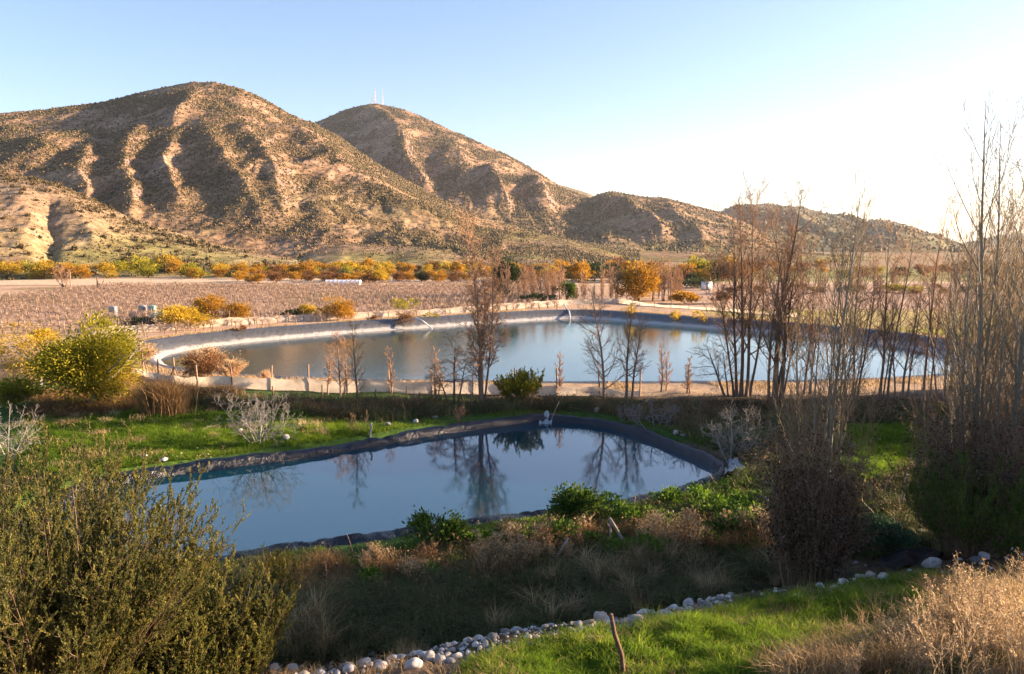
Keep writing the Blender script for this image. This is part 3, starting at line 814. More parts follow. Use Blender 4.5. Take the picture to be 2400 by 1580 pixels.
for i in range(300):
    o = vos[i] if i < 4 else vos[i % 4].copy()
    if i >= 4: C.objects.link(o)
    o.location = (vx[i, 0], vx[i, 1], vz[i]); o.rotation_euler.z = rng.normal(0, .15); o.scale.z = rng.uniform(.85, 1.2)
    tag(o, 'leafless grape vine tied to a pale stake in the vineyard', 'grape vine', 'grape vines in the vineyard')
big = MB()
for k in range(4):
    V0 = np.concatenate(vms[k].V); T0 = np.concatenate(vms[k].T); sel = np.arange(300 + k, len(vx), 4)
    n0 = len(V0); V = V0[None] * np.stack([np.ones(len(sel)), np.ones(len(sel)), rng.uniform(.8, 1.2, len(sel))], 1)[:, None] + np.stack([vx[sel, 0], vx[sel, 1], vz[sel]], 1)[:, None]
    fs = [(np.concatenate(f)[None] + (np.arange(len(sel)) * n0)[:, None, None]).reshape(-1, np.concatenate(f).shape[1]) for f in vms[k].F.values() if f]
    big.add(V, fs, np.tile(T0, len(sel)))
stuff(big.build('vineyard_rows', M['vine']), 'far rows of leafless vines filling the brown field', 'vineyard')


# ------------------------------------------------------------------ leafy shrubs and trees
def crown_pts(n, w, h, lob=9, z0=.12, clump=45, spread=.075, seed=None, flat=.5):
    """leaf positions gathered in clumps on the shells of several lobes; total size w x h"""
    g = np.random.default_rng(seed) if seed is not None else rng
    a = g.uniform(0, 6.28, lob); rr = np.sqrt(g.uniform(0, 1, lob)) * .30; zc = g.uniform(.3, .68, lob) - rr * .35
    cen = np.stack([rr * np.cos(a), rr * np.sin(a), zc], 1); rad = g.uniform(.17, .27, lob)
    nc = max(8, n // clump)
    k = g.integers(0, lob, nc); d = g.normal(size=(nc, 3)); d /= np.linalg.norm(d, axis=1, keepdims=True)
    d[:, 2] = np.where(d[:, 2] < -.3, d[:, 2] * .5, d[:, 2])
    cc = cen[k] + d * (rad[k] * g.uniform(.55, 1.05, nc))[:, None]
    cs_ = spread * g.uniform(.5, 1.5, nc)
    i = g.integers(0, nc, n)
    P = cc[i] + g.normal(size=(n, 3)) * cs_[i][:, None] * np.array([1, 1, .8])
    P[:, 2] = np.maximum(P[:, 2], .02)
    D = P - np.array([0, 0, .35])
    ct = g.uniform(0, 1, nc)
    return P * np.array([w, w, h]), D, np.clip(.5 * ct[i] + .5 * g.uniform(0, 1, n), 0, 1)


def stem_tubes(mb, n, w, h, r, lean=.5, npts=5, kk=4, z0=-.1):
    a = rng.uniform(0, 6.28, n); q = np.linspace(0, 1, npts)
    L = rng.uniform(.2, lean, n)
    P = np.stack([(np.cos(a) * L)[:, None] * q[None] ** 1.3 * w, (np.sin(a) * L)[:, None] * q[None] ** 1.3 * w, z0 + q[None] * (h * rng.uniform(.5, .85, n))[:, None]], -1)
    P[:, 1:-1] += rng.normal(0, .03 * h, (n, npts - 2, 3))
    tubes(mb, P, r * rng.uniform(.6, 1.1, n)[:, None] * (1 - .8 * q)[None], kk, rng.uniform(0, 1, n))


def shrub(name, label, cat, base, w, h, mat, n=1500, ls=.16, group=None, stemmat='bark_dark', stems=7, sr=.03, lob=9, clump=40, spread=.075, up=.3, asp=.45, yw=None, tw=0):
    root = thing(name, label, cat, base, group, rng.uniform(0, 6.28))
    mb = MB(); P, D, t = crown_pts(n, w, h, lob, clump=clump, spread=spread)
    leaves(mb, P, ls, asp, up, t, D / (np.linalg.norm(D, axis=1, keepdims=True) + 1e-6)); mb.build('foliage', M[mat], root)
    mb = MB(); stem_tubes(mb, stems, w, h, sr)
    if tw:
        i = rng.integers(0, n, tw); q = np.linspace(0, 1, 3)
        A0 = P[i] * np.array([.35, .35, .55]); Q = A0[:, None] * (1 - q)[None, :, None] + (P[i] * 1.04)[:, None] * q[None, :, None]
        Q[:, 1] += rng.normal(0, .03 * w, (tw, 3)); tubes(mb, Q, np.tile([.010, .008, .005], (tw, 1)), 3, rng.uniform(0, 1, tw))
    mb.build('stems', M[stemmat], root)
    return root


def px_shrub(name, label, cat, px, py, wpx, toppy, mat, z=.4, **kw):
    b = gpt(px, py, z); dep = b[1]
    w = wpx * dep / F; h = topz(toppy, dep) - b[2]
    return shrub(name, label, cat, b, w * 1.12, max(h * 1.12, .3), mat, **kw)


FS = 'shrubs standing along the far reservoir fence'
px_shrub('fence_shrub', 'round yellow shrub on short trunks behind the reservoir fence', 'shrub', 425, 771, 108, 712, 'yellow', n=5200, ls=.26, group=FS, clump=60)
px_shrub('fence_shrub', 'tallest golden orange shrub, just right of the round yellow one', 'shrub', 492, 758, 78, 688, 'orange', n=5000, ls=.22, group=FS, clump=60)
px_shrub('fence_shrub', 'wide amber shrub leaning against the tallest golden shrub', 'shrub', 556, 759, 66, 707, 'orange', n=3600, ls=.22, group=FS, clump=60)
px_shrub('fence_shrub', 'small dark green shrub at the left of the amber pair by the fence', 'shrub', 682, 750, 48, 724, 'dark_green', n=1800, ls=.24, group=FS)
px_shrub('fence_shrub', 'olive yellow shrub between the dark green and the amber shrub', 'shrub', 728, 749, 54, 708, 'yellow', n=2400, ls=.22, group=FS)
px_shrub('fence_shrub', 'feathery amber shrub right of the olive one by the fence', 'shrub', 795, 750, 84, 691, 'orange', n=4200, ls=.22, group=FS)
px_shrub('fence_shrub', 'low dark green shrub beside the plastic tanks', 'shrub', 335, 771, 66, 745, 'dark_green', n=2200, ls=.24, group=FS)
px_shrub('fence_shrub', 'sparse pale green shrub at the end of the vine rows', 'shrub', 948, 738, 56, 697, 'yellowgreen', n=1100, ls=.22, group=FS, clump=20)
px_shrub('fence_shrub', 'low rust coloured bush with green tips under the far fence', 'shrub', 950, 753, 40, 728, 'rust', n=900, ls=.2, group=FS)
for x_, y_, lb in ((880, 753, 'small rust weed clump on the reservoir bank left of the hose'), (560, 775, 'small rust weed clump under the braced fence post'), (1010, 745, 'yellow green weed clump on the reservoir bank by the hose')):
    px_shrub('weed_clump', lb, 'weeds', x_, y_, 34, y_ - 13, 'yellowgreen' if 'yellow' in lb else 'rust', n=420, ls=.17)

# yellow and orange shrubs along the foot of the hills: variants, then copies
band = {}
for mat in ('yellow', 'orange', 'rust', 'yellowgreen', 'dark_green'):
    band[mat] = []
LAB = {'yellow': 'bright yellow autumn shrub in the thicket along the foot of the hills', 'orange': 'orange autumn shrub in the thicket along the foot of the hills', 'rust': 'dull rust brown shrub in the thicket along the foot of the hills',
       'yellowgreen': 'yellow green shrub in the thicket along the foot of the hills', 'dark_green': 'dark green shrub in the thicket along the foot of the hills'}
BG = 'shrub thicket at the foot of the hills'


def band_shrub(mat, p, s, hz=1.0):
    L = band[mat]
    if len(L) < 3:
        o = shrub('valley_shrub', LAB[mat], 'shrub', p, 5.2, 4.0, mat, n=1500, ls=.42, group=BG, sr=.06, clump=30, spread=.085); L.append(o)
    else:
        o = dup(L[int(rng.integers(0, 3))], p, rng.uniform(0, 6.28), 1, LAB[mat], BG)
    o.scale = (s, s, s * hz); return o


for i in range(66):
    px = -60 + i * 18.5 + rng.normal(0, 7)
    py = 650 + rng.uniform(-9, 5) - (5 if px > 500 else 0)
    mat = rng.choice(['yellow', 'orange', 'rust', 'yellowgreen'], p=[.34, .36, .18, .12])
    band_shrub(mat, gpt(px, py, 0), rng.uniform(.8, 1.25) * (1.35 if px < 450 else 1.0), rng.uniform(.8, 1.2))
for i in range(50):
    px = 520 + i * 12 + rng.normal(0, 5); py = 652 + rng.uniform(-4, 12)
    band_shrub(rng.choice(['orange', 'rust', 'dark_green'], p=[.45, .4, .15]), gpt(px, py, 0), rng.uniform(.6, 1.0), .85)
for i in range(70):
    px = rng.uniform(1220, 2420); py = rng.uniform(628, 652)
    band_shrub(rng.choice(['orange', 'rust', 'dark_green', 'yellowgreen'], p=[.34, .34, .2, .12]), gpt(px, py, 0), rng.uniform(.6, 1.15), rng.uniform(.7, 1.1))
for i in range(26):
    px = rng.uniform(1700, 2420); py = rng.uniform(676, 690)
    band_shrub(rng.choice(['rust', 'dark_green', 'yellowgreen'], p=[.6, .2, .2]), gpt(px, py, 0), rng.uniform(.4, .6), .7)

for i in range(56):
    px = rng.uniform(1130, 1760); py = rng.uniform(640, 666)
    band_shrub(rng.choice(['orange', 'rust', 'dark_green', 'yellowgreen', 'yellow'], p=[.28, .22, .24, .16, .10]), gpt(px, py, 0), rng.uniform(.8, 1.5), rng.uniform(.85, 1.35))
# single trees and shrubs of the middle distance
px_shrub('evergreen_tree', 'tall dark evergreen tree behind the bare tall tree', 'tree', 1190, 702, 58, 596, 'dark_green', n=4200, ls=.42, clump=50, sr=.12)
px_shrub('round_tree', 'lollipop shaped bright green tree behind the reservoir fence', 'tree', 1328, 704, 42, 653, 'green', n=2600, ls=.32, sr=.1)
px_shrub('broad_tree', 'tall orange green tree above the right end of the far fence', 'tree', 1496, 708, 92, 611, 'orange', n=6000, ls=.40, clump=50, sr=.13, lob=14)
px_shrub('broad_tree', 'large dark green tree on the valley edge below the grey hill', 'tree', 1392, 660, 84, 615, 'dark_green', n=3600, ls=.5, sr=.15)
px_shrub('broad_tree', 'dark green tree right of the largest dark tree on the valley edge', 'tree', 1462, 662, 60, 630, 'dark_green', n=2200, ls=.5, sr=.15)
px_shrub('broad_tree', 'olive green tree above the small white box', 'tree', 1592, 655, 52, 618, 'olive', n=2200, ls=.5, sr=.15)
px_shrub('broad_tree', 'yellow brown tree right of the olive tree on the valley edge', 'tree', 1648, 653, 56, 620, 'yellow', n=2200, ls=.5, sr=.15)
px_shrub('field_shrub', 'dome shaped orange shrub in the open field', 'shrub', 1605, 712, 64, 678, 'orange', n=2600, ls=.3)
px_shrub('field_shrub', 'dull brown round shrub right of the orange dome', 'shrub', 1694, 712, 40, 682, 'rust', n=1400, ls=.3)
px_shrub('field_shrub', 'long dark green shrub by the small white box', 'shrub', 1632, 676, 92, 652, 'dark_green', n=2400, ls=.4)
px_shrub('field_shrub', 'bright yellow shrub beside the white tunnel greenhouse', 'shrub', 893, 666, 42, 634, 'yellow', n=2000, ls=.34)
px_shrub('field_shrub', 'brown shrub between the yellow shrub and the greenhouse', 'shrub', 862, 666, 40, 641, 'rust', n=1600, ls=.34)
px_shrub('field_shrub', 'yellow green shrub at the far side of the meadow', 'shrub', 2118, 686, 84, 664, 'yellowgreen', n=2400, ls=.34)
px_shrub('field_shrub', 'dark shrub at the corner of the far fence', 'shrub', 1250, 712, 52, 684, 'dark_green', n=1800, ls=.26)
px_shrub('field_shrub', 'blue green shrub left of the lollipop tree', 'shrub', 1290, 710, 40, 690, 'blue_green', n=1300, ls=.26)
for x_, y_, lb in ((1475, 735, 'small yellow bush on the far bank left of the white strip'), (1580, 745, 'small yellow bush on the far bank under the orange dome'), (1640, 748, 'yellow bush with orange tips on the far bank')):
    px_shrub('bank_bush', lb, 'bush', x_, y_, 30, y_ - 20, 'yellow', n=500, ls=.2)

# ------------------------------------------------------------------ small built things in the valley
def box(mb, x0, x1, y0, y1, z0, z1, tint=.5):
    V = [(x, y, z) for z in (z0, z1) for y in (y0, y1) for x in (x0, x1)]
    mb.add(V, [np.array([(0, 2, 3, 1), (4, 5, 7, 6), (0, 1, 5, 4), (1, 3, 7, 5), (3, 2, 6, 7), (2, 0, 4, 6)])], tint)


M['tank_white'] = simple('white_tank_plastic', (.27, .28, .30), .4, 0, .15, 3)
M['tank_teal'] = simple('teal_tank_plastic', (.16, .36, .35), .4, 0, .15, 3)
M['cage'] = simple('grey_cage_steel', (.36, .37, .40), .4, .6, .1, 8)


def tank(px, py, label, mat, stack=1):
    b = gpt(px, py, 0)
    r = thing('plastic_tank', label, 'tank', b, 'plastic tanks among the vines', .2); r.scale = (.78, .78, .78)
    for s in range(stack):
        o = s * 1.12
        mb = MB(); a = np.linspace(0, 2 * math.pi, 25)[:-1]
        pr = [(.50, .14), (.56, .2), (.56, .5), (.54, .56), (.56, .62), (.56, .92), (.50, 1.0), (.14, 1.02), (.14, 1.08), (.001, 1.08)]
        rx = np.array([p[0] for p in pr]); zz = np.array([p[1] for p in pr]) + o
        sq = 1 / (np.abs(np.cos(a)) ** 6 + np.abs(np.sin(a)) ** 6) ** (1 / 6)
        V = np.stack([rx[:, None] * np.cos(a) * sq, rx[:, None] * np.sin(a) * sq, zz[:, None] + 0 * a], -1)
        i = np.arange(len(pr) * 24).reshape(-1, 24); j = np.roll(i, -1, 1)
        mb.add(V, [np.stack([i[:-1], j[:-1], j[1:], i[1:]], -1).reshape(-1, 4)]); mb.build('tank_body', M[mat], r, True)
        mb = MB()
        for k in range(5):
            u = -.58 + k * .29
            for X, Y in ((u, -.6), (u, .6), (-.6, u), (.6, u)): tubes(mb, np.array([[[X, Y, .1 + o], [X, Y, .55 + o], [X, Y, 1.0 + o]]]), np.full((1, 3), .016), 4)
        for z in (.14, .36, .6, .82, 1.0):
            for A_, B_ in (((-.6, -.6), (.6, -.6)), ((.6, -.6), (.6, .6)), ((.6, .6), (-.6, .6)), ((-.6, .6), (-.6, -.6))):
                tubes(mb, np.array([[(*A_, z + o), ((A_[0] + B_[0]) / 2, (A_[1] + B_[1]) / 2, z + o), (*B_, z + o)]]), np.full((1, 3), .016), 4)
        mb.build('cage', M['cage'], r)
        mb = MB(); box(mb, -.6, .6, -.6, .6, .09 + o, .12 + o)
        for u in (-.5, 0, .5): box(mb, u - .06, u + .06, -.6, .6, -.02 + o, .087 + o)
        mb.build('pallet', M['wood'], r)


tank(266, 747, 'double stack of white caged tanks at the left among the vines', 'tank_white', 2)
tank(312, 744, 'low white caged tank right of the double stack', 'tank_white', 1)
tank(335, 744, 'grey white stack of two caged tanks in the middle of the tank row', 'tank_white', 2)
tank(358, 745, 'teal stack of two caged tanks beside the yellow shrub', 'tank_teal', 2)
tank(378, 742, 'bluish caged tank partly hidden by the yellow shrub', 'tank_teal', 1)

# white tunnel greenhouse
b_ = gpt(805, 668, 0); r_g = thing('tunnel_greenhouse', 'long low white tunnel greenhouse at the far end of the vineyard', 'greenhouse', b_, rz=.02)
a = np.linspace(0, math.pi, 13); L_ = 8.2
V = np.stack([np.stack([np.full(13, x), 1.6 * np.cos(a), 1.25 * np.sin(a) ** .8], 1) for x in np.linspace(-L_ / 2, L_ / 2, 9)])
i = np.arange(9 * 13).reshape(9, 13)
mk('cover', V, [np.stack([i[:-1, :-1], i[1:, :-1], i[1:, 1:], i[:-1, 1:]], -1).reshape(-1, 4)], simple('greenhouse_film', (.72, .74, .76), .3, 0, .05), r_g, True)
for sx in (-1, 1):
    me = bpy.data.meshes.new('end_wall'); me.from_pydata([(sx * L_ / 2 * 1.002, 1.6 * math.cos(t), 1.25 * math.sin(t) ** .8 if math.sin(t) > 1e-6 else 0) for t in a], [], [list(range(13))])
    me.materials.append(M['white_cloth']); o = bpy.data.objects.new('end_wall', me); C.objects.link(o); o.parent = r_g
mb = MB()
for x in np.linspace(-L_ / 2, L_ / 2, 9):
    tubes(mb, np.stack([np.full(13, x), 1.62 * np.cos(a), 1.27 * np.maximum(np.sin(a), 0) ** .8], 1)[None], np.full((1, 13), .03), 4)
mb.build('hoops', M['cage'], r_g)

b_ = gpt(1656, 680, 0); r_b = thing('white_hut', 'small white box hut in the field right of the dark shrub', 'hut', b_)
mb = MB(); box(mb, -1, 1, -.8, .8, 0, 1.7); mb.build('wall', M['white_cloth'], r_b)
mb = MB(); box(mb, -1.1, 1.1, -.9, .9, 1.703, 1.8); mb.build('roof', M['cage'], r_b)
mb = MB(); box(mb, -.3, .35, -.83, -.803, .1, 1.5); mb.build('door', M['cage'], r_b)

# far farm sheds on the slope
for k, (x_, y_, w_) in enumerate(((1448, 612, 3.2), (1462, 614, 4.2), (1478, 615, 3))):
    b_ = hill_pt(Gh, x_, y_)
    r_b = thing('farm_shed', ['leftmost of three tiny white sheds on the slope below the grey hill', 'middle and longest of three tiny white sheds on the far slope', 'rightmost of three tiny white sheds on the far slope'][k], 'shed', b_, 'white sheds on the far slope')
    mb = MB(); box(mb, -w_ / 2, w_ / 2, -1.5, 1.5, -1.0, 1.2); mb.build('wall', M['white_cloth'], r_b)
    mb = MB(); hw = w_ / 2 + .2; mb.add([(-hw, -1.7, 1.205), (hw, -1.7, 1.205), (hw, 1.7, 1.205), (-hw, 1.7, 1.205), (-hw, 0, 1.9), (hw, 0, 1.9)], [np.array([(0, 1, 5, 4), (2, 3, 4, 5)]), np.array([(1, 2, 5), (3, 0, 4)])]); mb.build('roof', M['white_cloth'], r_b)

# antenna masts on the second hill
for px_, top_, wd, lb in ((879, 210, 5.0, 'tallest lattice radio mast on top of the second hill'), (897, 211, 2.6, 'slim radio mast right of the tallest one on the hilltop'), (873, 224, 2.2, 'short radio mast left of the tallest one on the hilltop')):
    b_ = at(px_, 250, 1652.); t_z = float(at(px_, top_, 1652.)[2]); h_ = t_z - b_[2]
    r_m = thing('radio_mast', lb, 'radio mast', b_, 'radio masts on the hilltop')
    nb = 9
    for k in range(nb):
        z0, z1 = h_ * k / nb, h_ * (k + 1) / nb; w0, w1 = wd * (1 - .85 * k / nb) / 2, wd * (1 - .85 * (k + 1) / nb) / 2
        mb = MB()
        for c1, c2 in (((-1, -1), (1, -1)), ((1, -1), (1, 1)), ((1, 1), (-1, 1)), ((-1, 1), (-1, -1))):
            for (p, q) in (((c1[0] * w0, c1[1] * w0, z0), (c1[0] * w1, c1[1] * w1, z1)), ((c1[0] * w0, c1[1] * w0, z0), (c2[0] * w1, c2[1] * w1, z1)), ((c1[0] * w1, c1[1] * w1, z1), (c2[0] * w1, c2[1] * w1, z1))):
                p, q = np.array(p), np.array(q); tubes(mb, np.array([[p, (p + q) / 2, q]]), np.full((1, 3), .10), 4)
        mb.build('lattice_section', M['steel'] if k % 2 else M['steel_red'], r_m)
    mb = MB(); tubes(mb, np.array([[[0, 0, h_ * .97], [0, 0, h_ * 1.05], [0, 0, h_ * 1.12]]]), np.full((1, 3), .18), 4); mb.build('aerial', M['steel'], r_m)

# ------------------------------------------------------------------ bare trees: vectorised branching
def norm(v): return v / (np.linalg.norm(v, axis=-1, keepdims=True) + 1e-9)


def poly(start, d, L, n, jit, trop, curve=0.0):
    B = len(start); P = np.empty((B, n, 3)); P[:, 0] = start; d = norm(d)
    st = (L / (n - 1))[:, None]
    for k in range(1, n):
        P[:, k] = P[:, k - 1] + d * st
        d = norm(d + rng.normal(0, jit, (B, 3)) + np.array([0, 0, 1.]) * trop)
    return P


def grow(P, Rd, L, m, t0, t1, ang, lr, n=5, jit=.12, trop=.06, rr=.55, shrink=.5, rmin=.005, angj=.2, taper=.85, tilt=0):
    """children of every polyline in P"""
    B, N, _ = P.shape
    t = t0 + (t1 - t0) * (np.arange(m)[None] + rng.uniform(0, 1, (B, m))) / m
    x = t * (N - 1); i = np.clip(x.astype(int), 0, N - 2); f = (x - i)[..., None]
    bi = np.arange(B)[:, None]
    S = P[bi, i] * (1 - f) + P[bi, i + 1] * f
    T = norm(P[bi, i + 1] - P[bi, i])
    r = (Rd[bi, i] * (1 - f[..., 0]) + Rd[bi, i + 1] * f[..., 0])
    az = (np.arange(m)[None] * 2.4 + rng.uniform(0, 6.28, (B, 1)) + rng.normal(0, .5, (B, m)))
    ref = np.where(np.abs(T[..., 2:3]) > .9, np.array([1., 0, 0]), np.array([0, 0, 1.]))
    U = norm(np.cross(T, ref)); W_ = np.cross(T, U)
    a = ang + rng.normal(0, angj, (B, m))
    d = T * np.cos(a)[..., None] + (U * np.cos(az)[..., None] + W_ * np.sin(az)[..., None]) * np.sin(a)[..., None]
    LL = L[:, None] * lr * (1 - shrink * (t - t0) / max(t1 - t0, 1e-6)) * rng.uniform(.6, 1.25, (B, m))
    LL = LL.ravel(); S = S.reshape(-1, 3); d = d.reshape(-1, 3)
    Pn = poly(S, d, LL, n, jit, trop)
    r0 = np.maximum(r.ravel() * rr, rmin)
    Rn = np.maximum(r0[:, None] * (1 - taper * np.linspace(0, 1, n))[None], rmin * .7)
    return Pn, Rn, LL


def bare_tree(name, label, base, H, stems, lv, tm='bark_dark', wm='twig_brown', group=None, leaf=None, cat='tree', r0=.14, tk=7, kj=.035):
    """stems: list of (dx, dy, lean_x, lean_y, scale, radius scale); lv: list of grow() keyword dicts"""
    root = thing(name, label, cat, base, group)
    S = np.array([[s[0], s[1], -.15] for s in stems]); d = np.array([[s[2], s[3], 1.] for s in stems]); L = np.array([H * s[4] for s in stems])
    n = 12
    P = poly(S, d, L, n, kj, .03)
    q = np.linspace(0, 1, n)
    Rd = r0 * np.array([s[5] for s in stems])[:, None] * ((1 - q) ** .8 * .95 + .05)[None]
    Rd[:, 0] *= 1.35
    mb = MB(); tubes(mb, P, Rd, tk, rng.uniform(.2, .8, len(P)), True); mb.build('trunk', M[tm], root, True)
    cur = (P, Rd, L); tw = MB()
    for k, kw in enumerate(lv):
        cur = grow(*cur, **kw)
        if k == 0:
            mb = MB(); tubes(mb, cur[0], cur[1], 4, rng.uniform(.2, .8, len(cur[0]))); mb.build('branches', M[tm], root, True)
        else: tubes(tw, cur[0], cur[1], 3, rng.uniform(0, 1, len(cur[0])))
    if len(lv) > 1: tw.build('crown', M[wm], root)
    if leaf:
        mat, nl, ls = leaf
        mb = MB(); i = rng.integers(0, len(cur[0]), nl); k = rng.integers(1, cur[0].shape[1], nl)
        leaves(mb, cur[0][i, k] + rng.normal(0, .03, (nl, 3)), ls, .6, -.3); mb.build('leaves', M[mat], root)
    return root


def base_at(px, py, z=.5): return gpt(px, py, z)


# ---- the row of bare trees between the two ponds
b = base_at(1130, 952); h = topz(508, b[1]) - b[2]
bare_tree('bare_tree', 'tallest bare tree between the ponds, with drooping lower twigs', b, h * 1.04, [(0, 0, -.02, 0, 1, 1), (.15, .1, .05, .05, .82, .6), (-.1, .2, -.07, .02, .66, .5)],
          [dict(m=34, t0=.20, t1=.98, ang=.58, lr=.21, n=7, jit=.14, trop=.10, rr=.5, shrink=.65), dict(m=12, t0=.15, t1=1, ang=.65, lr=.42, n=5, jit=.16, trop=.02, rr=.55, rmin=.012),
           dict(m=8, t0=.1, t1=1, ang=.6, lr=.55, n=4, jit=.18, trop=.0, rr=.6, rmin=.010)], 'bark_tan', 'twig_tan', r0=.125)
b = base_at(1062, 955)
bare_tree('drooping_tree', 'low drooping bare tree leaning against the tallest bare tree', b, 3.9, [(0, 0, .05, 0, 1, 1), (.2, 0, .25, 0, .8, .8), (-.2, .1, -.3, .1, .7, .7)],
          [dict(m=16, t0=.4, t1=1, ang=.9, lr=.5, n=8, jit=.15, trop=-.16, rr=.5), dict(m=12, t0=.15, t1=1, ang=.6, lr=.4, n=5, jit=.15, trop=-.14, rmin=.008), dict(m=6, t0=.1, t1=1, ang=.5, lr=.5, n=4, jit=.15, trop=-.12, rmin=.007)],
          'bark_dark', 'twig_tan', r0=.09)
b = base_at(1415, 948); h = topz(655, b[1]) - b[2]
bare_tree('bare_tree', 'bare conical tree with long low side limbs beside the sheet covered pump', b, h, [(0, 0, 0, 0, 1, 1)],
          [dict(m=34, t0=.14, t1=.97, ang=1.0, lr=.30, n=7, jit=.13, trop=.07, rr=.42, shrink=.72), dict(m=10, t0=.2, t1=1, ang=.6, lr=.42, n=5, jit=.15, trop=.03, rmin=.009), dict(m=6, t0=.1, t1=1, ang=.6, lr=.5, n=4, jit=.15, rmin=.007)],
          'bark_tan', 'twig_tan', r0=.10)
b = base_at(1468, 938); h = topz(702, b[1]) - b[2]
bare_tree('bare_tree', 'slender bare tree with two stems right of the conical bare tree', b, h, [(0, 0, 0, 0, 1, 1), (.35, .1, .05, 0, .85, .8)],
          [dict(m=24, t0=.25, t1=.97, ang=.7, lr=.22, n=6, jit=.13, trop=.10, rr=.45, shrink=.6), dict(m=9, t0=.15, t1=1, ang=.6, lr=.45, n=5, jit=.15, rmin=.009), dict(m=6, t0=.1, t1=1, ang=.6, lr=.5, n=4, jit=.15, rmin=.007)], 'bark_tan', 'twig_tan', r0=.10)

SMALL = [dict(m=26, t0=.15, t1=.97, ang=.75, lr=.20, n=6, jit=.13, trop=.12, rr=.5, shrink=.5), dict(m=8, t0=.15, t1=1, ang=.55, lr=.5, n=4, jit=.15, trop=.05, rmin=.009), dict(m=5, t0=.1, t1=1, ang=.5, lr=.55, n=4, jit=.15, rmin=.007)]
for px_, py_, tp, st, lb in ((838, 945, 745, [(0, 0, 0, 0, 1, 1)], 'darkest trunked of the small bare trees before the netting fence, left of the tallest tree'),
                             (768, 925, 800, [(0, 0, 0, 0, 1, 1)], 'leftmost small bare tree before the netting fence'),
                             (798, 928, 772, [(0, 0, 0, 0, 1, 1), (.25, .1, .03, 0, .9, .8)], 'twin stemmed small bare tree second from the left before the fence'),
                             (918, 925, 806, [(0, 0, 0, 0, 1, 1)], 'short bare sapling standing alone before the reservoir water'),
                             (1550, 918, 798, [(0, 0, 0, 0, 1, 1), (.3, 0, .05, 0, .8, .8)], 'thin bare sapling right of the two stemmed tree'),
                             (1312, 925, 822, [(0, 0, 0, 0, 1, 1)], 'thin bare sapling right of the yellow green bush'),
                             (1610, 922, 830, [(0, 0, .05, 0, 1, 1), (.2, 0, -.1, 0, .8, .8)], 'thin leaning sapling left of the dark tree clump'),
                             (1020, 925, 812, [(0, 0, -.05, 0, 1, 1), (.2, 0, .1, 0, .8, .8)], 'thin sapling left of the drooping tree')):
    b = base_at(px_, py_); h = topz(tp, b[1]) - b[2]
    bare_tree('small_bare_tree', lb, b, h, st, SMALL, 'bark_tan' if 'darkest' not in lb else 'bark_dark', 'twig_tan', 'small bare trees before the netting fence', r0=.055 + .01 * h / 4, tk=5)

CL = [dict(m=20, t0=.20, t1=.97, ang=.58, lr=.30, n=7, jit=.13, trop=.11, rr=.5, shrink=.5), dict(m=9, t0=.2, t1=1, ang=.6, lr=.42, n=5, jit=.16, trop=.05, rmin=.009), dict(m=6, t0=.1, t1=1, ang=.6, lr=.5, n=4, jit=.16, trop=.02, rmin=.007)]
CLD = [dict(CL[0], m=22), dict(CL[1], m=10, rmin=.010), dict(CL[2], m=6, rmin=.008)]
b = base_at(1738, 928); h = topz(452, b[1]) - b[2]
bare_tree('bare_tree', 'left of the two big dark many stemmed bare trees before the reservoir', b, h, [(-.3, 0, -.06, .02, .88, .8), (0, .1, 0, 0, .98, 1), (.3, .0, .05, 0, 1.0, .9), (.55, .2, .14, .0, .85, .7), (-.45, .1, -.13, -.03, .72, .6)], CLD, 'bark_dark', 'twig_brown', r0=.125)
b = base_at(1815, 950); h = topz(437, b[1]) - b[2]
bare_tree('bare_tree', 'right of the two big dark many stemmed bare trees, thickest trunk', b, h, [(0, 0, .0, 0, 1.0, 1.35), (.35, .1, .07, .0, .92, .9), (.1, .3, .14, 0, .82, .7), (-.25, .2, -.06, .0, .82, .7), (.3, -.1, .2, 0, .68, .5)], CLD, 'bark_dark', 'twig_brown', r0=.135)
b = base_at(1700, 930)
bare_tree('drooping_tree', 'low wide bare limb tree at the foot of the left dark tree', b, 3.6, [(0, 0, -.35, 0, 1, 1), (.2, 0, -.15, 0, .9, .7)],
          [dict(m=12, t0=.3, t1=1, ang=.9, lr=.5, n=7, jit=.15, trop=-.05, rr=.5), dict(m=10, t0=.15, t1=1, ang=.6, lr=.42, n=5, jit=.15, trop=-.06, rmin=.009), dict(m=5, t0=.1, t1=1, ang=.5, lr=.5, n=4, rmin=.007)], 'bark_dark', 'twig_brown', r0=.09)
for px_, py_, tp, st, lb in ((1998, 935, 540, [(0, 0, 0, 0, 1, 1), (.4, .2, .05, 0, .9, .8), (-.4, .1, -.05, 0, .85, .7), (.2, .3, .1, 0, .75, .6)], 'rusty twigged bare tree behind the pale stemmed poplar'),
                             (2062, 938, 505, [(0, 0, .01, 0, 1, 1), (.5, .1, .03, 0, .97, .9), (.3, .3, .1, 0, .7, .6)], 'slim twin trunked bare tree right of the pale poplar'),
                             (2165, 915, 490, [(0, 0, .02, 0, 1, 1), (.5, .1, .03, 0, .75, .7)], 'bare tree with dark trunk left of the tall right hand poplars')):
    b = base_at(px_, py_); h = topz(tp, b[1]) - b[2]
    bare_tree('bare_tree', lb, b, h, st, CL, 'bark_dark', 'twig_tan', r0=.09)

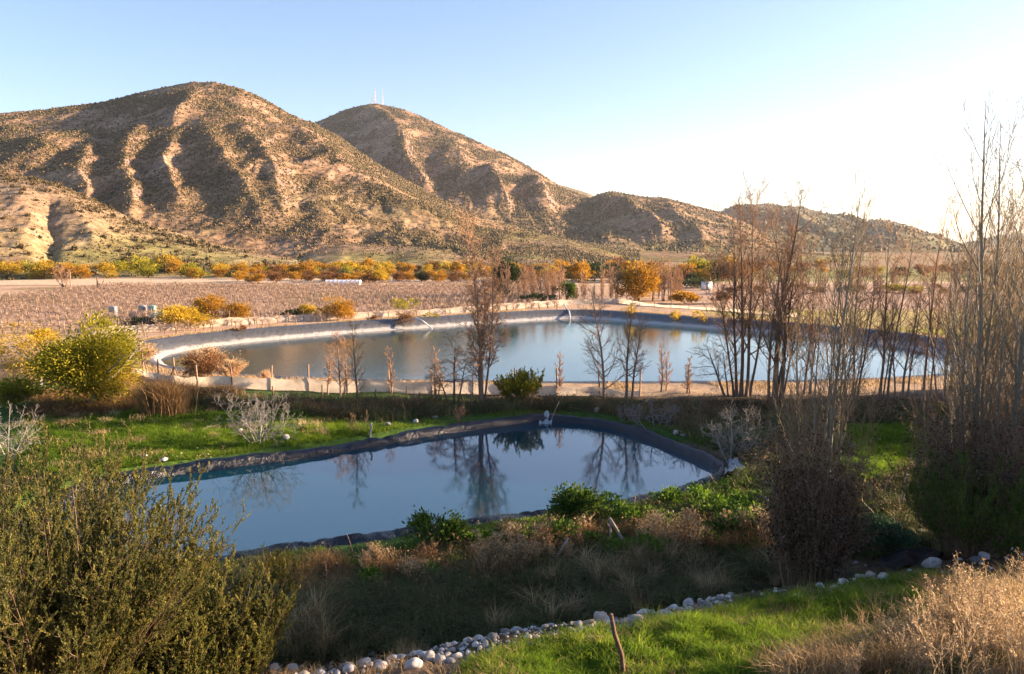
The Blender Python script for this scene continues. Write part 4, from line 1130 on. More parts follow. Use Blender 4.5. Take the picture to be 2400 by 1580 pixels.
for px_, py_, tp, wm_, lb in ((1885, 925, 640, 'twig_tan', 'light brown young bare tree right of the big dark trees'), (2115, 930, 660, 'twig_tan', 'low bare tree between the twin trunked and the dark trunked tree'), (2212, 935, 600, 'twig_brown', 'bare tree half hidden behind the slender poplar'),
                              (2262, 930, 560, 'twig_tan', 'rusty bare tree left of the tallest poplar trunk'), (2345, 930, 580, 'twig_tan', 'rusty bare tree right of the tallest poplar trunk'), (2398, 925, 520, 'twig_tan', 'rusty bare tree cut by the right edge behind the poplars')):
    b = base_at(px_, py_); h = topz(tp, b[1]) - b[2]
    bare_tree('bare_tree', lb, b, h, [(0, 0, .02, 0, 1, 1), (.4, .2, .08, 0, .9, .8), (-.4, .1, -.08, 0, .85, .7)], CL, 'bark_tan', wm_, r0=.085)

# ---- woods beyond the far fence: three kinds, copied
WD = [dict(m=18, t0=.2, t1=.97, ang=.6, lr=.24, n=5, jit=.13, trop=.12, rr=.5, shrink=.5, rmin=.03), dict(m=8, t0=.15, t1=1, ang=.6, lr=.45, n=4, jit=.16, rmin=.022), dict(m=5, t0=.1, t1=1, ang=.6, lr=.5, n=3, rmin=.018)]
woods = []
rw = random.Random(5)
spots = [(1232, 690, 628), (1250, 700, 622), (1268, 694, 632), (1282, 702, 618), (1298, 694, 626), (1312, 700, 624), (1216, 696, 634), (1530, 705, 606), (1556, 706, 590), (1572, 704, 612), (1545, 700, 620),
         (1350, 706, 668), (1370, 702, 660), (1392, 706, 664), (1410, 702, 656), (1432, 705, 662), (1450, 700, 666), (1180, 702, 640), (1880, 690, 640), (1930, 688, 632), (2010, 690, 640), (2240, 680, 622), (2330, 684, 612), (2300, 676, 630), (1740, 688, 642), (1836, 684, 636)]
spots += [(rw.uniform(1160, 1600), rw.uniform(690, 708), rw.uniform(612, 650)) for _ in range(22)] + [(rw.uniform(1720, 2400), rw.uniform(672, 690), rw.uniform(605, 645)) for _ in range(16)]
for k, (px_, py_, tp) in enumerate(spots):
    b = base_at(px_, py_, 0); h = topz(tp, b[1]) - b[2]
    lb = 'pinkish brown bare tree in the leafless wood beyond the far fence' if px_ < 1700 else 'bare tree at the edge of the far fields on the right'
    gp_ = 'bare trees of the wood beyond the far fence' if px_ < 1700 else 'bare trees by the far fields'
    if k < 3:
        woods.append(bare_tree('woodland_tree', lb, b, 8.0, [(0, 0, 0, 0, 1, 1), (.3, .2, .08, 0, .85, .8), (-.3, .1, -.08, 0, .8, .7)], WD, 'bark_tan', 'twig_tan', gp_, r0=.16, tk=5)); o = woods[-1]
    else: o = dup(woods[k % 3], b, rng.uniform(0, 6.28), 1, lb, gp_)
    s = h / 8.0; o.scale = (s * .95, s * .95, s)
# dead stumps and poles at the far edge of the vineyard
for px_, py_, tp, st, lb in ((230, 675, 642, [(0, 0, -.05, 0, 1, 1), (.3, 0, .75, 0, .75, .7), (.1, 0, .35, 0, .5, .6)], 'dead tree stump with two bare prongs beyond the vineyard'), (152, 676, 655, [(0, 0, -.5, 0, 1, 1), (.2, 0, .15, 0, .9, .7), (0, 0, -.9, 0, .9, .6)], 'low dead forked stump left of the two pronged one')):
    b = base_at(px_, py_, 0)
    bare_tree('dead_stump', lb, b, topz(tp, b[1]) - b[2], st, [dict(m=3, t0=.5, t1=.9, ang=.5, lr=.3, n=4, rr=.6, rmin=.05)], 'bark_dark', r0=.32, tk=6)
b = base_at(166, 676, 0); o = post_mesh(3.6, .13).build('wooden_pole', M['bark_tan'], loc=b); tag(o, 'single wooden pole standing beside the forked stump', 'pole')
# greyish pink leafless bush by the stumps
b = base_at(145, 668, 0)
bare_tree('bare_bush', 'pinkish leafless bush in front of the yellow thicket at left', b, 4.6, [(0, 0, .1, 0, 1, 1), (.4, 0, .4, .1, .9, .8), (-.4, 0, -.4, 0, .9, .8), (0, .3, -.15, .2, .9, .8)],
          [dict(m=14, t0=.15, t1=1, ang=.6, lr=.4, n=5, rmin=.03), dict(m=9, t0=.1, t1=1, ang=.6, lr=.5, n=4, rmin=.025), dict(m=5, t0=.1, t1=1, ang=.6, lr=.5, n=3, rmin=.02)], 'bark_tan', 'twig_tan', r0=.1, tk=5, cat='bush')

# ---- grey fig trees by the near pond
FIG = [dict(m=9, t0=.15, t1=1, ang=.85, lr=.62, n=7, jit=.24, trop=.02, rr=.6, shrink=.35, rmin=.010), dict(m=7, t0=.2, t1=1, ang=.75, lr=.5, n=6, jit=.24, trop=.05, rr=.65, rmin=.008), dict(m=3, t0=.2, t1=1, ang=.65, lr=.5, n=4, jit=.2, trop=.06, rmin=.006)]
b = base_at(605, 1040, .8); h = topz(878, b[1]) - b[2]
bare_tree('fig_tree', 'spreading leafless grey tree on the green lawn by the pond', b, h * .66, [(0, 0, .12, 0, 1, 1), (-.1, .1, -.45, .1, 1.0, .9), (.1, 0, .55, .1, 1.0, .9), (-.15, -.1, -.85, -.2, 1.05, .8), (.1, -.1, .2, -.35, .9, .8), (.15, .1, .9, .2, .9, .7), (0, .2, -.1, .6, .9, .8)], FIG, 'bark_grey', 'bark_grey', r0=.05, tk=6)
b = base_at(1716, 1088, .6); h = topz(925, b[1]) - b[2]
bare_tree('fig_tree', 'leafless grey tree with crooked limbs at the right tip of the pond', b, h * .75, [(0, 0, -.12, 0, 1, 1), (.1, .1, .35, .1, 1.0, .9), (-.1, 0, -.5, .0, .85, .8), (.1, -.1, .8, 0, .9, .8), (.05, .1, .1, .4, .9, .7)], FIG, 'bark_grey', 'bark_grey', r0=.045, tk=6)
b = base_at(1535, 1000, .6); h = topz(925, b[1]) - b[2]
bare_tree('fig_tree', 'low leafless grey shrub tree above the right bank of the pond', b, h * .8, [(0, 0, -.3, 0, 1, 1), (.2, .1, .4, .1, 1.0, .9), (-.5, 0, -.8, .0, .9, .8), (.3, -.1, .9, 0, .9, .8)], FIG, 'bark_grey', 'bark_grey', r0=.05, tk=5)
b = base_at(18, 1075, .6); h = topz(925, b[1]) - b[2]
bare_tree('fig_tree', 'leafless grey tree at the left edge above the big olive bush', b, h * .75, [(0, 0, .12, 0, 1, 1), (-.1, .1, -.45, .1, 1.0, .9), (.1, 0, .6, .1, .9, .9), (.1, -.1, .9, -.2, .8, .8)], FIG, 'bark_grey', 'bark_grey', r0=.05, tk=6)

# ---- poplars on the right
POP = [dict(m=22, t0=.22, t1=.93, ang=.46, lr=.30, n=10, jit=.05, trop=.15, rr=.55, shrink=.5, angj=.12), dict(m=7, t0=.15, t1=.95, ang=.5, lr=.34, n=6, jit=.08, trop=.14, rr=.55, rmin=.008), dict(m=4, t0=.2, t1=1, ang=.5, lr=.4, n=4, jit=.1, trop=.12, rmin=.006)]
def poplar(label, px_, Y, toppy, stems, r0, lv=POP, leaf=None):
    x = float(at(px_, 900, Y)[0]); b = np.array([x, Y, gz1(x, Y)]); h = (topz(toppy, Y) - b[2]) * .97
    return bare_tree('poplar_tree', label, b, h, stems, lv, 'bark_pale', 'twig_olive', 'bare poplars on the right', leaf, r0=r0 * .82, kj=.022)
poplar('tallest bare poplar near the right edge, with upswept branches', 2298, 23.5, 178, [(0, 0, .005, 0, 1, 1), (.05, .1, .03, .02, .96, .7), (-.2, .1, -.07, .02, .74, .62), (.2, .2, .07, .05, .78, .5), (-.1, -.2, -.12, 0, .55, .45)], .125)
poplar('leaning bare poplar cut by the right edge of the view', 2388, 22.5, 232, [(0, 0, -.02, 0, 1, 1), (.2, .1, .05, .05, .8, .6), (-.3, .1, -.03, .0, .62, .6)], .12)
poplar('slender bare poplar behind and left of the tallest one', 2240, 29, 470, [(0, 0, -.03, 0, 1, 1), (.3, .1, .04, .05, .9, .7), (.6, .3, .03, 0, .8, .6)], .08)
poplar('bare poplar close on the right of the tallest one', 2340, 25.5, 300, [(0, 0, .01, 0, 1, 1), (.2, .1, -.05, .02, .85, .7), (-.2, .1, .07, 0, .7, .6)], .085)
poplar('thin bare poplar before the tallest one, left of its trunk', 2262, 26.5, 350, [(0, 0, .01, 0, 1, 1), (.25, .1, .05, .02, .8, .7)], .075)
poplar('bare poplar between the leaning one and the right edge', 2372, 27.5, 270, [(0, 0, -.01, 0, 1, 1), (.2, .1, .05, .02, .85, .7), (-.2, .1, -.07, 0, .75, .6)], .085)
poplar('pale stemmed young poplar group standing left of the slim twin trunked tree', 1950, 26.5, 400, [(0, 0, .025, 0, 1, 1.2), (-.15, .1, -.02, .0, .93, .7), (.15, .15, .06, .03, .95, .7), (-.35, .1, -.06, .02, .86, .6), (.3, -.1, .03, 0, .8, .55), (-.7, .2, -.09, 0, .62, .4)], .075)

# ---- thickets of suckers at the feet of the poplars
def thicket(label, px_, Y, w, h, n, stem_h, leafmat, nl):
    x = float(at(px_, 1200, Y)[0]); b = np.array([x, Y, gz1(x, Y)])
    root = thing('twig_thicket', label, 'thicket', b)
    a = rng.uniform(0, 6.28, n); rr = np.sqrt(rng.uniform(0, 1, n)) * .34 * w
    S = np.stack([rr * np.cos(a), rr * np.sin(a), np.full(n, -.1)], 1); d = np.stack([np.cos(a) * rr / w * .5, np.sin(a) * rr / w * .5, np.ones(n)], 1) + rng.normal(0, .08, (n, 3))
    L = h * rng.uniform(.55, 1.1, n); L[:n // 9] = stem_h * rng.uniform(.6, 1, n // 9)
    P = poly(S, d, L, 8, .05, .07); Rd = (.013 * rng.uniform(.5, 1.3, n))[:, None] * (1 - .8 * np.linspace(0, 1, 8))[None]
    mb = MB(); tubes(mb, P, Rd, 4, rng.uniform(0, 1, n)); mb.build('stems', M['twig_olive'], root)
    c = grow(P, Rd, L, 7, .25, 1, .5, .3, 5, .1, .1, .6, rmin=.005); mb = MB(); tubes(mb, c[0], c[1], 3, rng.uniform(0, 1, len(c[0])))
    c2 = grow(*c, 4, .2, 1, .5, .45, 4, .12, .05, .7, rmin=.0045); tubes(mb, c2[0], c2[1], 3, rng.uniform(0, 1, len(c2[0]))); mb.build('crown', M['twig_brown'], root)
    low = np.nonzero(c2[0][:, 0, 2] < h * rng.uniform(.25, 1.25, len(c2[0])))[0]
    i = rng.choice(low, nl); k = rng.integers(0, 4, nl); mb = MB()
    leaves(mb, c2[0][i, k] + rng.normal(0, .05, (nl, 3)), .062, .7, -.4); mb.build('leaves', M[leafmat], root)
    return root
thicket('dense dark twig thicket at the foot of the pale stemmed poplars', 1905, 20.2, 1.9, 3.9, 300, 7.2, 'dead_leaf', 30000)
thicket('dense dark thicket with brown leaves at the foot of the tallest poplar', 2290, 22.3, 3.0, 4.1, 330, 7.0, 'dead_leaf', 34000)
thicket('rust leaved thicket at the right edge under the leaning poplar', 2410, 23.5, 2.6, 5.2, 180, 7.5, 'rust', 7000)

# ------------------------------------------------------------------ leafy trees on the left
def leafy_tree(label, base, w, h, mat, n, ls, trunk_lean, tmat='bark_pale', lob=13, clump=60, spread=.06, z0=0, forks=5, r0=.2, name='leafy_tree', bare=0):
    root = thing(name, label, 'tree', base)
    mb = MB(); a = np.linspace(0, 6.28, forks + 1)[:-1] + .5
    q = np.linspace(0, 1, 7)
    P = np.stack([trunk_lean[0] * q * h * .22, trunk_lean[1] * q * h * .22, -.15 + q * (h * .30 + .15)], -1)[None]
    tubes(mb, P, (r0 * (1.25 - .45 * q))[None], 9, .7, True); mb.build('trunk', M[tmat], root, True)
    S = np.repeat(P[:, -2], forks, 0); d = np.stack([np.cos(a), np.sin(a), np.full(forks, .75)], 1)
    L = np.full(forks, h * .55); Q = poly(S, d, L, 7, .12, .04); Rq = np.repeat((r0 * .5 * (1 - .8 * q))[None], forks, 0)
    mb = MB(); tubes(mb, Q, Rq, 6, .6); c = grow(Q, Rq, L, 6, .25, 1, .7, .5, 6, .15, .05, .6, rmin=.012); tubes(mb, c[0], c[1], 4, .5)
    mb.build('branches', M[tmat], root, True)
    mb = MB(); p, D, t = crown_pts(n, w, h * 1.04, lob, clump=clump, spread=spread)
    leaves(mb, p, ls, .42, -.15, t, norm(D)); mb.build('crown', M[mat], root)
    if bare:
        mb = MB(); c2 = grow(*c, bare, .2, 1, .6, .5, 4, .15, .05, .6, rmin=.008); tubes(mb, c2[0], c2[1], 3, rng.uniform(0, 1, len(c2[0]))); mb.build('sprays', M['twig_tan'], root)
    return root


b = base_at(243, 958); dep = b[1]
leafy_tree('big yellow green leafy tree with a pale crooked trunk on the left', (b[0] - 1.05, b[1] + .6, b[2]), 235 * dep / F * 1.12, (topz(752, dep) - b[2]) * 1.10, 'yellowgreen', 30000, .17, (.9, -.4), r0=.22, lob=16, bare=2)
b = base_at(275, 950); dep = b[1]
px_shrub('leafy_shrub', 'golden twiggy shrub under the right side of the big yellow green tree', 'shrub', 268, 950, 100, 850, 'yellow', n=4200, ls=.13, tw=900, stemmat='bark_tan')
b = base_at(20, 935); dep = b[1]
leafy_tree('thin yellow leafed tree with bare lower limbs at the left edge', (b[0] - .5, b[1] + 4, b[2]), 190 * dep / F * 1.15, (topz(735, dep + 4) - b[2]) * 1.05, 'yellow', 6500, .16, (.3, 0), 'bark_grey', bare=4, r0=.16)
px_shrub('leafy_shrub', 'low yellow green shrub under the thin tree at the left edge', 'shrub', 35, 955, 110, 880, 'yellowgreen', n=5200, ls=.14, tw=300, stemmat='bark_grey')
px_shrub('leafy_shrub', 'pale yellow bush behind and left of the big yellow green tree', 'shrub', 108, 812, 60, 762, 'yellow', n=1600, ls=.18)
px_shrub('dry_shrub', 'pale tan shrub at the left tip of the reservoir', 'shrub', 340, 848, 96, 800, 'straw', n=2600, ls=.14, tw=700, stemmat='twig_tan')
px_shrub('dry_shrub', 'tan and rust shrub hanging over the reservoir fence', 'shrub', 478, 890, 112, 812, 'rust', n=3400, ls=.14, tw=700, stemmat='twig_tan')
px_shrub('dry_shrub', 'pale straw topped shrub behind the rust one at the fence', 'shrub', 470, 868, 130, 802, 'straw', n=2600, ls=.15, tw=600, stemmat='twig_tan')
px_shrub('dry_shrub', 'pinkish pale shrub right of the rust shrub at the fence', 'shrub', 548, 893, 74, 838, 'straw', n=1500, ls=.12, tw=800, stemmat='twig_tan')
px_shrub('dry_shrub', 'leafless pink twiggy bush by the fence above the grey lawn tree', 'shrub', 625, 905, 60, 858, 'straw', n=300, ls=.1, tw=900, stemmat='twig_tan')

# upright feathery bushes; sunlit look of the tips is put into the leaf tint
def spire_bush(name, label, base, w, h, ns, m1, m2, nl, ls, mat, cat='bush', fan=.5, low=.35, sm_='bark_dark', group=None, r0=.016, lr1=.32, lr2=.42):
    root = thing(name, label, cat, base, group)
    a = rng.uniform(0, 6.28, ns); u = np.sqrt(rng.uniform(0, 1, ns))
    S = np.stack([.12 * w * u * np.cos(a), .12 * w * u * np.sin(a), np.full(ns, -.1)], 1)
    d = np.stack([np.cos(a) * u * fan * w / h * 1.9, np.sin(a) * u * fan * w / h * 1.9, np.ones(ns)], 1)
    L = h * (1.0 - .28 * u ** 2) * rng.uniform(.6, 1.05, ns) * np.sqrt(1 + (u * fan * w / h) ** 2)
    P = poly(S, d, L, 9, .06, .07); Rd = (r0 * rng.uniform(.6, 1.3, ns))[:, None] * (1 - .75 * np.linspace(0, 1, 9))[None]
    c1 = grow(P, Rd, L, m1, low, 1, .45, lr1, 6, .07, .16, .6, shrink=.35, rmin=.004)
    c2 = grow(*c1, m2, .1, 1, .5, lr2, 5, .08, .14, .7, shrink=.35, rmin=.003)
    mb = MB(); tubes(mb, P, Rd, 4, rng.uniform(0, 1, ns)); tubes(mb, c1[0], c1[1], 3, rng.uniform(0, 1, len(c1[0]))); tubes(mb, c2[0], c2[1], 3, .4); mb.build('stems', M[sm_], root)
    Q = np.concatenate([c2[0], c1[0][:, 1:]]); n = Q.shape[1]
    i = rng.integers(0, len(Q), nl); x = rng.uniform(.15, 1, nl) * (n - 1); k = np.clip(x.astype(int), 0, n - 2); f = (x - k)[:, None]
    p = Q[i, k] * (1 - f) + Q[i, k + 1] * f; T = norm(Q[i, k + 1] - Q[i, k])
    ct = rng.uniform(0, 1, len(Q))
    mb = MB(); leaves(mb, p + rng.normal(0, ls * .18, (nl, 3)), ls, .42, .2, np.clip(.45 * ct[i] + .45 * rng.uniform(0, 1, nl) + .28 * (x / n) - .06, 0, 1), T * 1.1)  # tint rises along each shoot, painting its tip as if sunlit
    mb.build('foliage', M[mat], root)
    return root


def base_y(px_, Y):
    x = float(at(px_, 1200, Y)[0]); return np.array([x, Y, gz1(x, Y)])


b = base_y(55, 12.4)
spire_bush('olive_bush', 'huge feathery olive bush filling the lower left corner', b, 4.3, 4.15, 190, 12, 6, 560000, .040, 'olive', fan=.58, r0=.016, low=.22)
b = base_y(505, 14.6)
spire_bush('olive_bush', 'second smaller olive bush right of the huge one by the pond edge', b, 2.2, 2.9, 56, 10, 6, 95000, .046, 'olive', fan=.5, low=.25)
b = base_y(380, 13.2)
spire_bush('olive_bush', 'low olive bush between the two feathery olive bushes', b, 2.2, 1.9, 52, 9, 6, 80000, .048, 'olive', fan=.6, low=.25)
b = gpt(655, 1396, .8)
spire_bush('orange_bush', 'single glowing orange feathery plant at the near edge of the pond', b, .7, (topz(1278, b[1]) - b[2]) * 1.05, 16, 9, 5, 9000, .036, 'yellow', 'plant', fan=.25, sm_='twig_tan')
b = gpt(1226, 945)
spire_bush('evergreen_bush', 'upright yellow green bush before the netting fence right of the tallest tree', b, 2.5, topz(868, b[1]) - b[2], 60, 7, 5, 26000, .085, 'yellowgreen', fan=.55, low=.5, r0=.03)
b = base_y(2285, 20.0)
spire_bush('feathery_bush', 'feathery green bush before the right hand thicket', b, 2.7, 2.6, 70, 9, 6, 70000, .042, 'green', fan=.75)
px_shrub('climber', 'spot of bright yellow green leaves beside the right hand thicket', 'plant', 2188, 975, 34, 938, 'yellowgreen', n=260, ls=.1)

# glossy green shrubs on the near bank of the pond
px_shrub('leafy_shrub', 'bright green broad leaved shrub at the water edge left of the leaning plank', 'shrub', 1342, 1224, 128, 1132, 'green', z=.5, n=4200, lob=12, ls=.13, clump=14, spread=.06, asp=.5, up=-.1)
px_shrub('leafy_shrub', 'larger dark green broad leaved shrub at the near edge of the pond', 'shrub', 1028, 1296, 136, 1198, 'green', z=.5, n=4200, lob=12, ls=.12, clump=14, spread=.05, up=-.1)
px_shrub('leafy_shrub', 'small yellow green leafy shrub right of the larger dark green one', 'shrub', 1106, 1298, 74, 1238, 'bright_green', z=.5, n=1700, ls=.11, clump=14, spread=.05, up=-.1)
px_shrub('leafy_shrub', 'low grey green leafy clump below the leafy shrub with the tall reflection', 'shrub', 1262, 1290, 60, 1248, 'blue_green', z=.5, n=700, ls=.09, clump=14)
# ferns and ground plants on the right
px_shrub('fern', 'spreading blue green fern clump between the two dark thickets', 'fern', 2066, 1290, 150, 1212, 'blue_green', z=.8, n=6500, ls=.085, clump=24, spread=.06, lob=14)
for x_, y_, w_, t_, m_, lb in ((380, 966, 96, 868, 'russet', 'tall russet reed clump beside the big yellow green tree'), (305, 905, 60, 868, 'brown_weeds', 'dark brown shrub under the near fence at left'), (440, 940, 90, 888, 'brown_weeds', 'dark brown weedy shrub right of the russet reeds'),
                               (520, 935, 80, 893, 'brown_weeds', 'dark weedy shrub behind the grey lawn tree')):
    b = gpt(x_, y_); dep = b[1]; hh = topz(t_, dep) - b[2]; ww = w_ * dep / F
    r_w = thing('weed_clump', lb, 'weeds', b)
    mb = MB(); n = 2600; P = np.stack([rng.normal(0, ww * .22, n), rng.normal(0, ww * .15, n), np.zeros(n) - .05], 1)
    blades(mb, P, hh * .72, .022, .35, .4); mb.build('blades', M[m_], r_w)
    mb = MB(); p, D, t = crown_pts(1500, ww, hh * .9, 7, clump=20); leaves(mb, p, .09, .3, .1, t); mb.build('sprays', M[m_], r_w)

# ------------------------------------------------------------------ stakes, planks and posts
def stick(name, label, cat, a, b_, r, mat='wood', k=6, group=None, bend=.01, flat=1.0):
    a = np.array(a, float); b_ = np.array(b_, float); q = np.linspace(0, 1, 5)[:, None]
    P = (b_ - a)[None] * q + rng.normal(0, bend, (5, 3)) * np.sin(q * math.pi)
    mb = MB(); tubes(mb, P[None], (r * (1 - .18 * q[:, 0]) * (1 + rng.normal(0, .05, 5)))[None], k, rng.uniform(.2, .9), True)
    o = mb.build(name, M[mat], None, False, a); return tag(o, label, cat, group)


def px_stick(name, label, cat, p0, p1, r, dy=0.0, z=.5, sink=.15, **kw):
    b = gpt(*p0, z); t = at(p1[0], p1[1], b[1] + dy); d = t - b; b = b - d / np.linalg.norm(d) * sink
    return stick(name, label, cat, b, t, r, **kw)


SG = 'old stakes on the pond bank'
px_stick('wooden_stake', 'short leaning stake at the left of the ditch bank below the pond', 'stake', (955, 1362), (974, 1318), .04, group=SG)
px_stick('wooden_stake', 'dark upright stake under the small yellow green shrub', 'stake', (1120, 1372), (1124, 1306), .04, mat='bark_dark', group=SG)
px_stick('wooden_stake', 'leaning grey stake in the middle of the russet weeds', 'stake', (1292, 1328), (1332, 1262), .045, group=SG)
px_stick('leaning_plank', 'pale weathered plank propped against an upright stake on the bank', 'plank', (1484, 1308), (1428, 1214), .055, dy=.25, group=None, k=4)
px_stick('wooden_stake', 'upright stake that holds the pale leaning plank', 'stake', (1430, 1302), (1430, 1226), .04, group=SG)
px_stick('wooden_stake', 'thin upright stake on the green bank right of the plank', 'stake', (1573, 1236), (1577, 1197), .035, group=SG)
px_stick('wooden_stake', 'short thick broken stake left of the dark thicket', 'stake', (1788, 1222), (1800, 1187), .07, group=SG)
px_stick('wooden_stake', 'pale stake leaning left into the dark thicket', 'stake', (1822, 1212), (1794, 1164), .045, group=SG)
px_stick('wooden_post', 'dark crooked post standing in the foreground grass', 'post', (1461, 1592), (1432, 1440), .045, z=2.6, sink=.2, mat='bark_dark', bend=.02)
px_stick('wooden_post', 'pale leaning post on the right between the thickets', 'post', (2110, 1198), (2127, 1112), .05, z=.8)
px_stick('wooden_stick', 'long curved pale stick leaning left of the fern clump', 'stick', (2052, 1224), (1995, 1122), .028, z=.8, bend=.09)
px_stick('wooden_rail', 'short grey rail lying across the gap between the thickets', 'rail', (2094, 1096), (2144, 1094), .04, z=.9, sink=0)
px_stick('wooden_log', 'pale log lying along the stones of the foreground', 'log', (1338, 1466), (1392, 1456), .05, z=2.2, sink=0)
px_stick('wooden_log', 'pale fallen branch under the huge olive bush', 'log', (250, 1510), (375, 1446), .05, z=2.2, sink=0, mat='bark_pale')
for k, (x_, y_, t_) in enumerate(((756, 935, 902), (835, 938, 905), (952, 940, 905), (880, 945, 912), (1900, 940, 905), (640, 935, 905), (1020, 945, 912), (1245, 960, 925))):
    px_stick('wooden_post', 'small dark old fence post in the weeds before the netting fence', 'post', (x_, y_), (x_ + rng.normal(0, 2), t_), .05, mat='bark_dark', group='old posts before the netting fence')

# driftwood snag at the far edge of the pond
b = gpt(890, 1026, .6)
P = np.array([[0, 0, -.1], [-.28, .02, .18], [-.52, 0, .42], [-.50, 0, .72], [-.42, .02, .95], [-.48, 0, 1.12], [-.40, 0, 1.22]]) * .95
mb = MB(); tubes(mb, P[None], np.array([[.10, .09, .07, .055, .05, .06, .03]]), 8, .8, True); tag(mb.build('driftwood', M['bark_grey'], None, True, b), 'twisted grey driftwood snag rising at the far edge of the pond', 'driftwood')
b = gpt(845, 1015, .6)
bare_tree('bare_bush', 'small leafless bush behind the driftwood snag', b, 1.15, [(0, 0, -.3, 0, 1, 1), (.1, .1, .2, 0, 1, .8), (-.1, 0, -.7, .1, .9, .8)], [dict(m=9, t0=.2, t1=1, ang=.7, lr=.5, n=5, rmin=.008), dict(m=6, t0=.2, t1=1, ang=.6, lr=.5, n=4, rmin=.006)], r0=.03, tk=5, cat='bush')

# sheet covered pump with a pole at the tip of the pond
M['tarp'] = simple('grey_tarpaulin', (.26, .29, .32), .5, 0, .4, 7, .4, .4)
b = gpt(1278, 984, .45); b[2] += .22
mb = MB(); nu, nv = 26, 22
u, v = np.meshgrid(np.linspace(0, 2 * math.pi, nu), np.linspace(0, 1, nv))
rad = (.06 + .36 * v ** .75) * (1 + .22 * np.sin(u * 5 + v * 2) * v + .12 * np.sin(u * 9 + 1) * v)
V = np.stack([rad * np.cos(u) * .95, rad * np.sin(u) * .9 - .05, 0.84 * (1 - v) ** 1.3 - .02 + .05 * np.sin(u * 5) * v], -1)
V[..., 0] += .08 * (1 - v)
i = np.arange(nu * nv).reshape(nv, nu)
mb.add(V, [np.stack([i[:-1, :-1], i[:-1, 1:], i[1:, 1:], i[1:, :-1]], -1).reshape(-1, 4)])
# tail of the sheet hanging over the liner to the water
xx, tt = np.meshgrid(np.linspace(-.36, .34, 14), np.linspace(0, 1, 12))
V = np.stack([xx + .03 * np.sin(tt * 8), -.15 - tt * .95, .40 + .05 * np.cos(xx * 16) - tt ** 1.4 * .72], -1)
i = np.arange(12 * 14).reshape(12, 14); mb.add(V, [np.stack([i[:-1, :-1], i[:-1, 1:], i[1:, 1:], i[1:, :-1]], -1).reshape(-1, 4)])
pu = thing('covered_pump', 'pump wrapped in a grey sheet at the far tip of the near pond', 'pump', b)
mb.build('sheet', M['tarp'], pu, True)
px_stick('wooden_pole', 'thin pole leaning to the right out of the sheet covered pump', 'pole', (1280, 984), (1311, 940), .022, z=.5, sink=0)

# pale hoses that run down the reservoir bank
M['hose'] = simple('white_hose', (.42, .43, .44), .5, 0, .1, 5)
def hose(label, pts, r):
    P = np.array([gp(px_, py_, zz) for px_, py_, zz in pts]); P = np.stack([np.interp(np.linspace(0, 1, 24), np.linspace(0, 1, len(P)), P[:, k]) for k in range(3)], 1)
    mb = MB(); tubes(mb, (P - P[0])[None], np.full((1, 24), r), 7, .5, True); return tag(mb.build('hose', M['hose'], None, True, P[0]), label, 'hose')
hose('white hose running down the left bank of the reservoir into the water', [(975, 745, .72), (990, 752, .45), (1008, 766, -.35), (1012, 771, -.58)], .09)
hose('white hose at the far corner of the reservoir', [(1322, 712, 1.2), (1326, 721, .75), (1334, 730, .30), (1336, 744, -.3), (1334, 748, -.55)], .10)

# black hose on the right tip of the pond
P = np.array([gpt(1690, 1100, .5), gpt(1720, 1088, .5), gpt(1765, 1092, .5), gpt(1800, 1108, .5), gpt(1835, 1122, .5)]); P[:, 2] += .05; P[1, 2] += .25
mb = MB(); P2 = np.stack([np.interp(np.linspace(0, 1, 20), np.linspace(0, 1, 5), P[:, k]) for k in range(3)], 1); tubes(mb, (P2 - P[0])[None], np.full((1, 20), .035), 6, .5)
tag(mb.build('hose', M['liner'], None, True, P[0]), 'black hose bending over the bank at the right tip of the near pond', 'hose')

# loose black plastic sheets
def sheet(label, pts, lift, seed, mat='black_plastic', name='plastic_sheet'):
    """pts: 4 corner ground points"""
    A_, B_, C_, D_ = [np.array(p, float) for p in pts]
    u, v = np.meshgrid(np.linspace(0, 1, 30), np.linspace(0, 1, 20)); u_, v_ = u[..., None], v[..., None]
    V = A_ * (1 - u_) * (1 - v_) + B_ * u_ * (1 - v_) + C_ * u_ * v_ + D_ * (1 - u_) * v_
    V[..., 2] += lift * (fbm(u * 2.2 + seed, v * 1.3, 2, seed) - .35) * 1.6 + .06 * np.sin(u * 14 + v * 5) + .03 * np.sin(v * 17 + u * 9)
    V[..., 0] += .12 * (fbm(u * 3, v * 3 + seed, 2, seed + 3) - .5); V[..., 1] += .2 * (fbm(u * 3, v * 3 + seed, 2, seed + 5) - .5)
    i = np.arange(600).reshape(20, 30); b0 = V[0, 0].copy()
    return tag(mk(name, V - b0, [np.stack([i[:-1, :-1], i[:-1, 1:], i[1:, 1:], i[1:, :-1]], -1).reshape(-1, 4)], M[mat], smooth=True, loc=b0), label, 'plastic sheet')
def up(p, z): p = np.array(p); p[2] += z; return p
sheet('torn black plastic sheet rearing up beside the stones on the right', [up(gpt(2050, 1345, 1.8), .12), up(gpt(2195, 1318, 2.0), .1), up(gpt(2222, 1300, 1.9), .36), up(gpt(2070, 1322, 1.8), .3)], .3, 4)
sheet('black plastic lining sagging in the middle of the ditch', [up(gpt(1225, 1452, 1.2), .1), up(gpt(1395, 1440, 1.2), .1), up(gpt(1370, 1390, .8), .35), up(gpt(1235, 1398, .8), .35)], .25, 7)
sheet('folded grey sheet with stones on it at the right tip of the pond', [up(gpt(1700, 1122, .5), .12), up(gpt(1745, 1112, .5), .1), up(gpt(1738, 1092, .5), .22), up(gpt(1700, 1095, .5), .2)], .3, 9, 'tarp', 'tarpaulin')

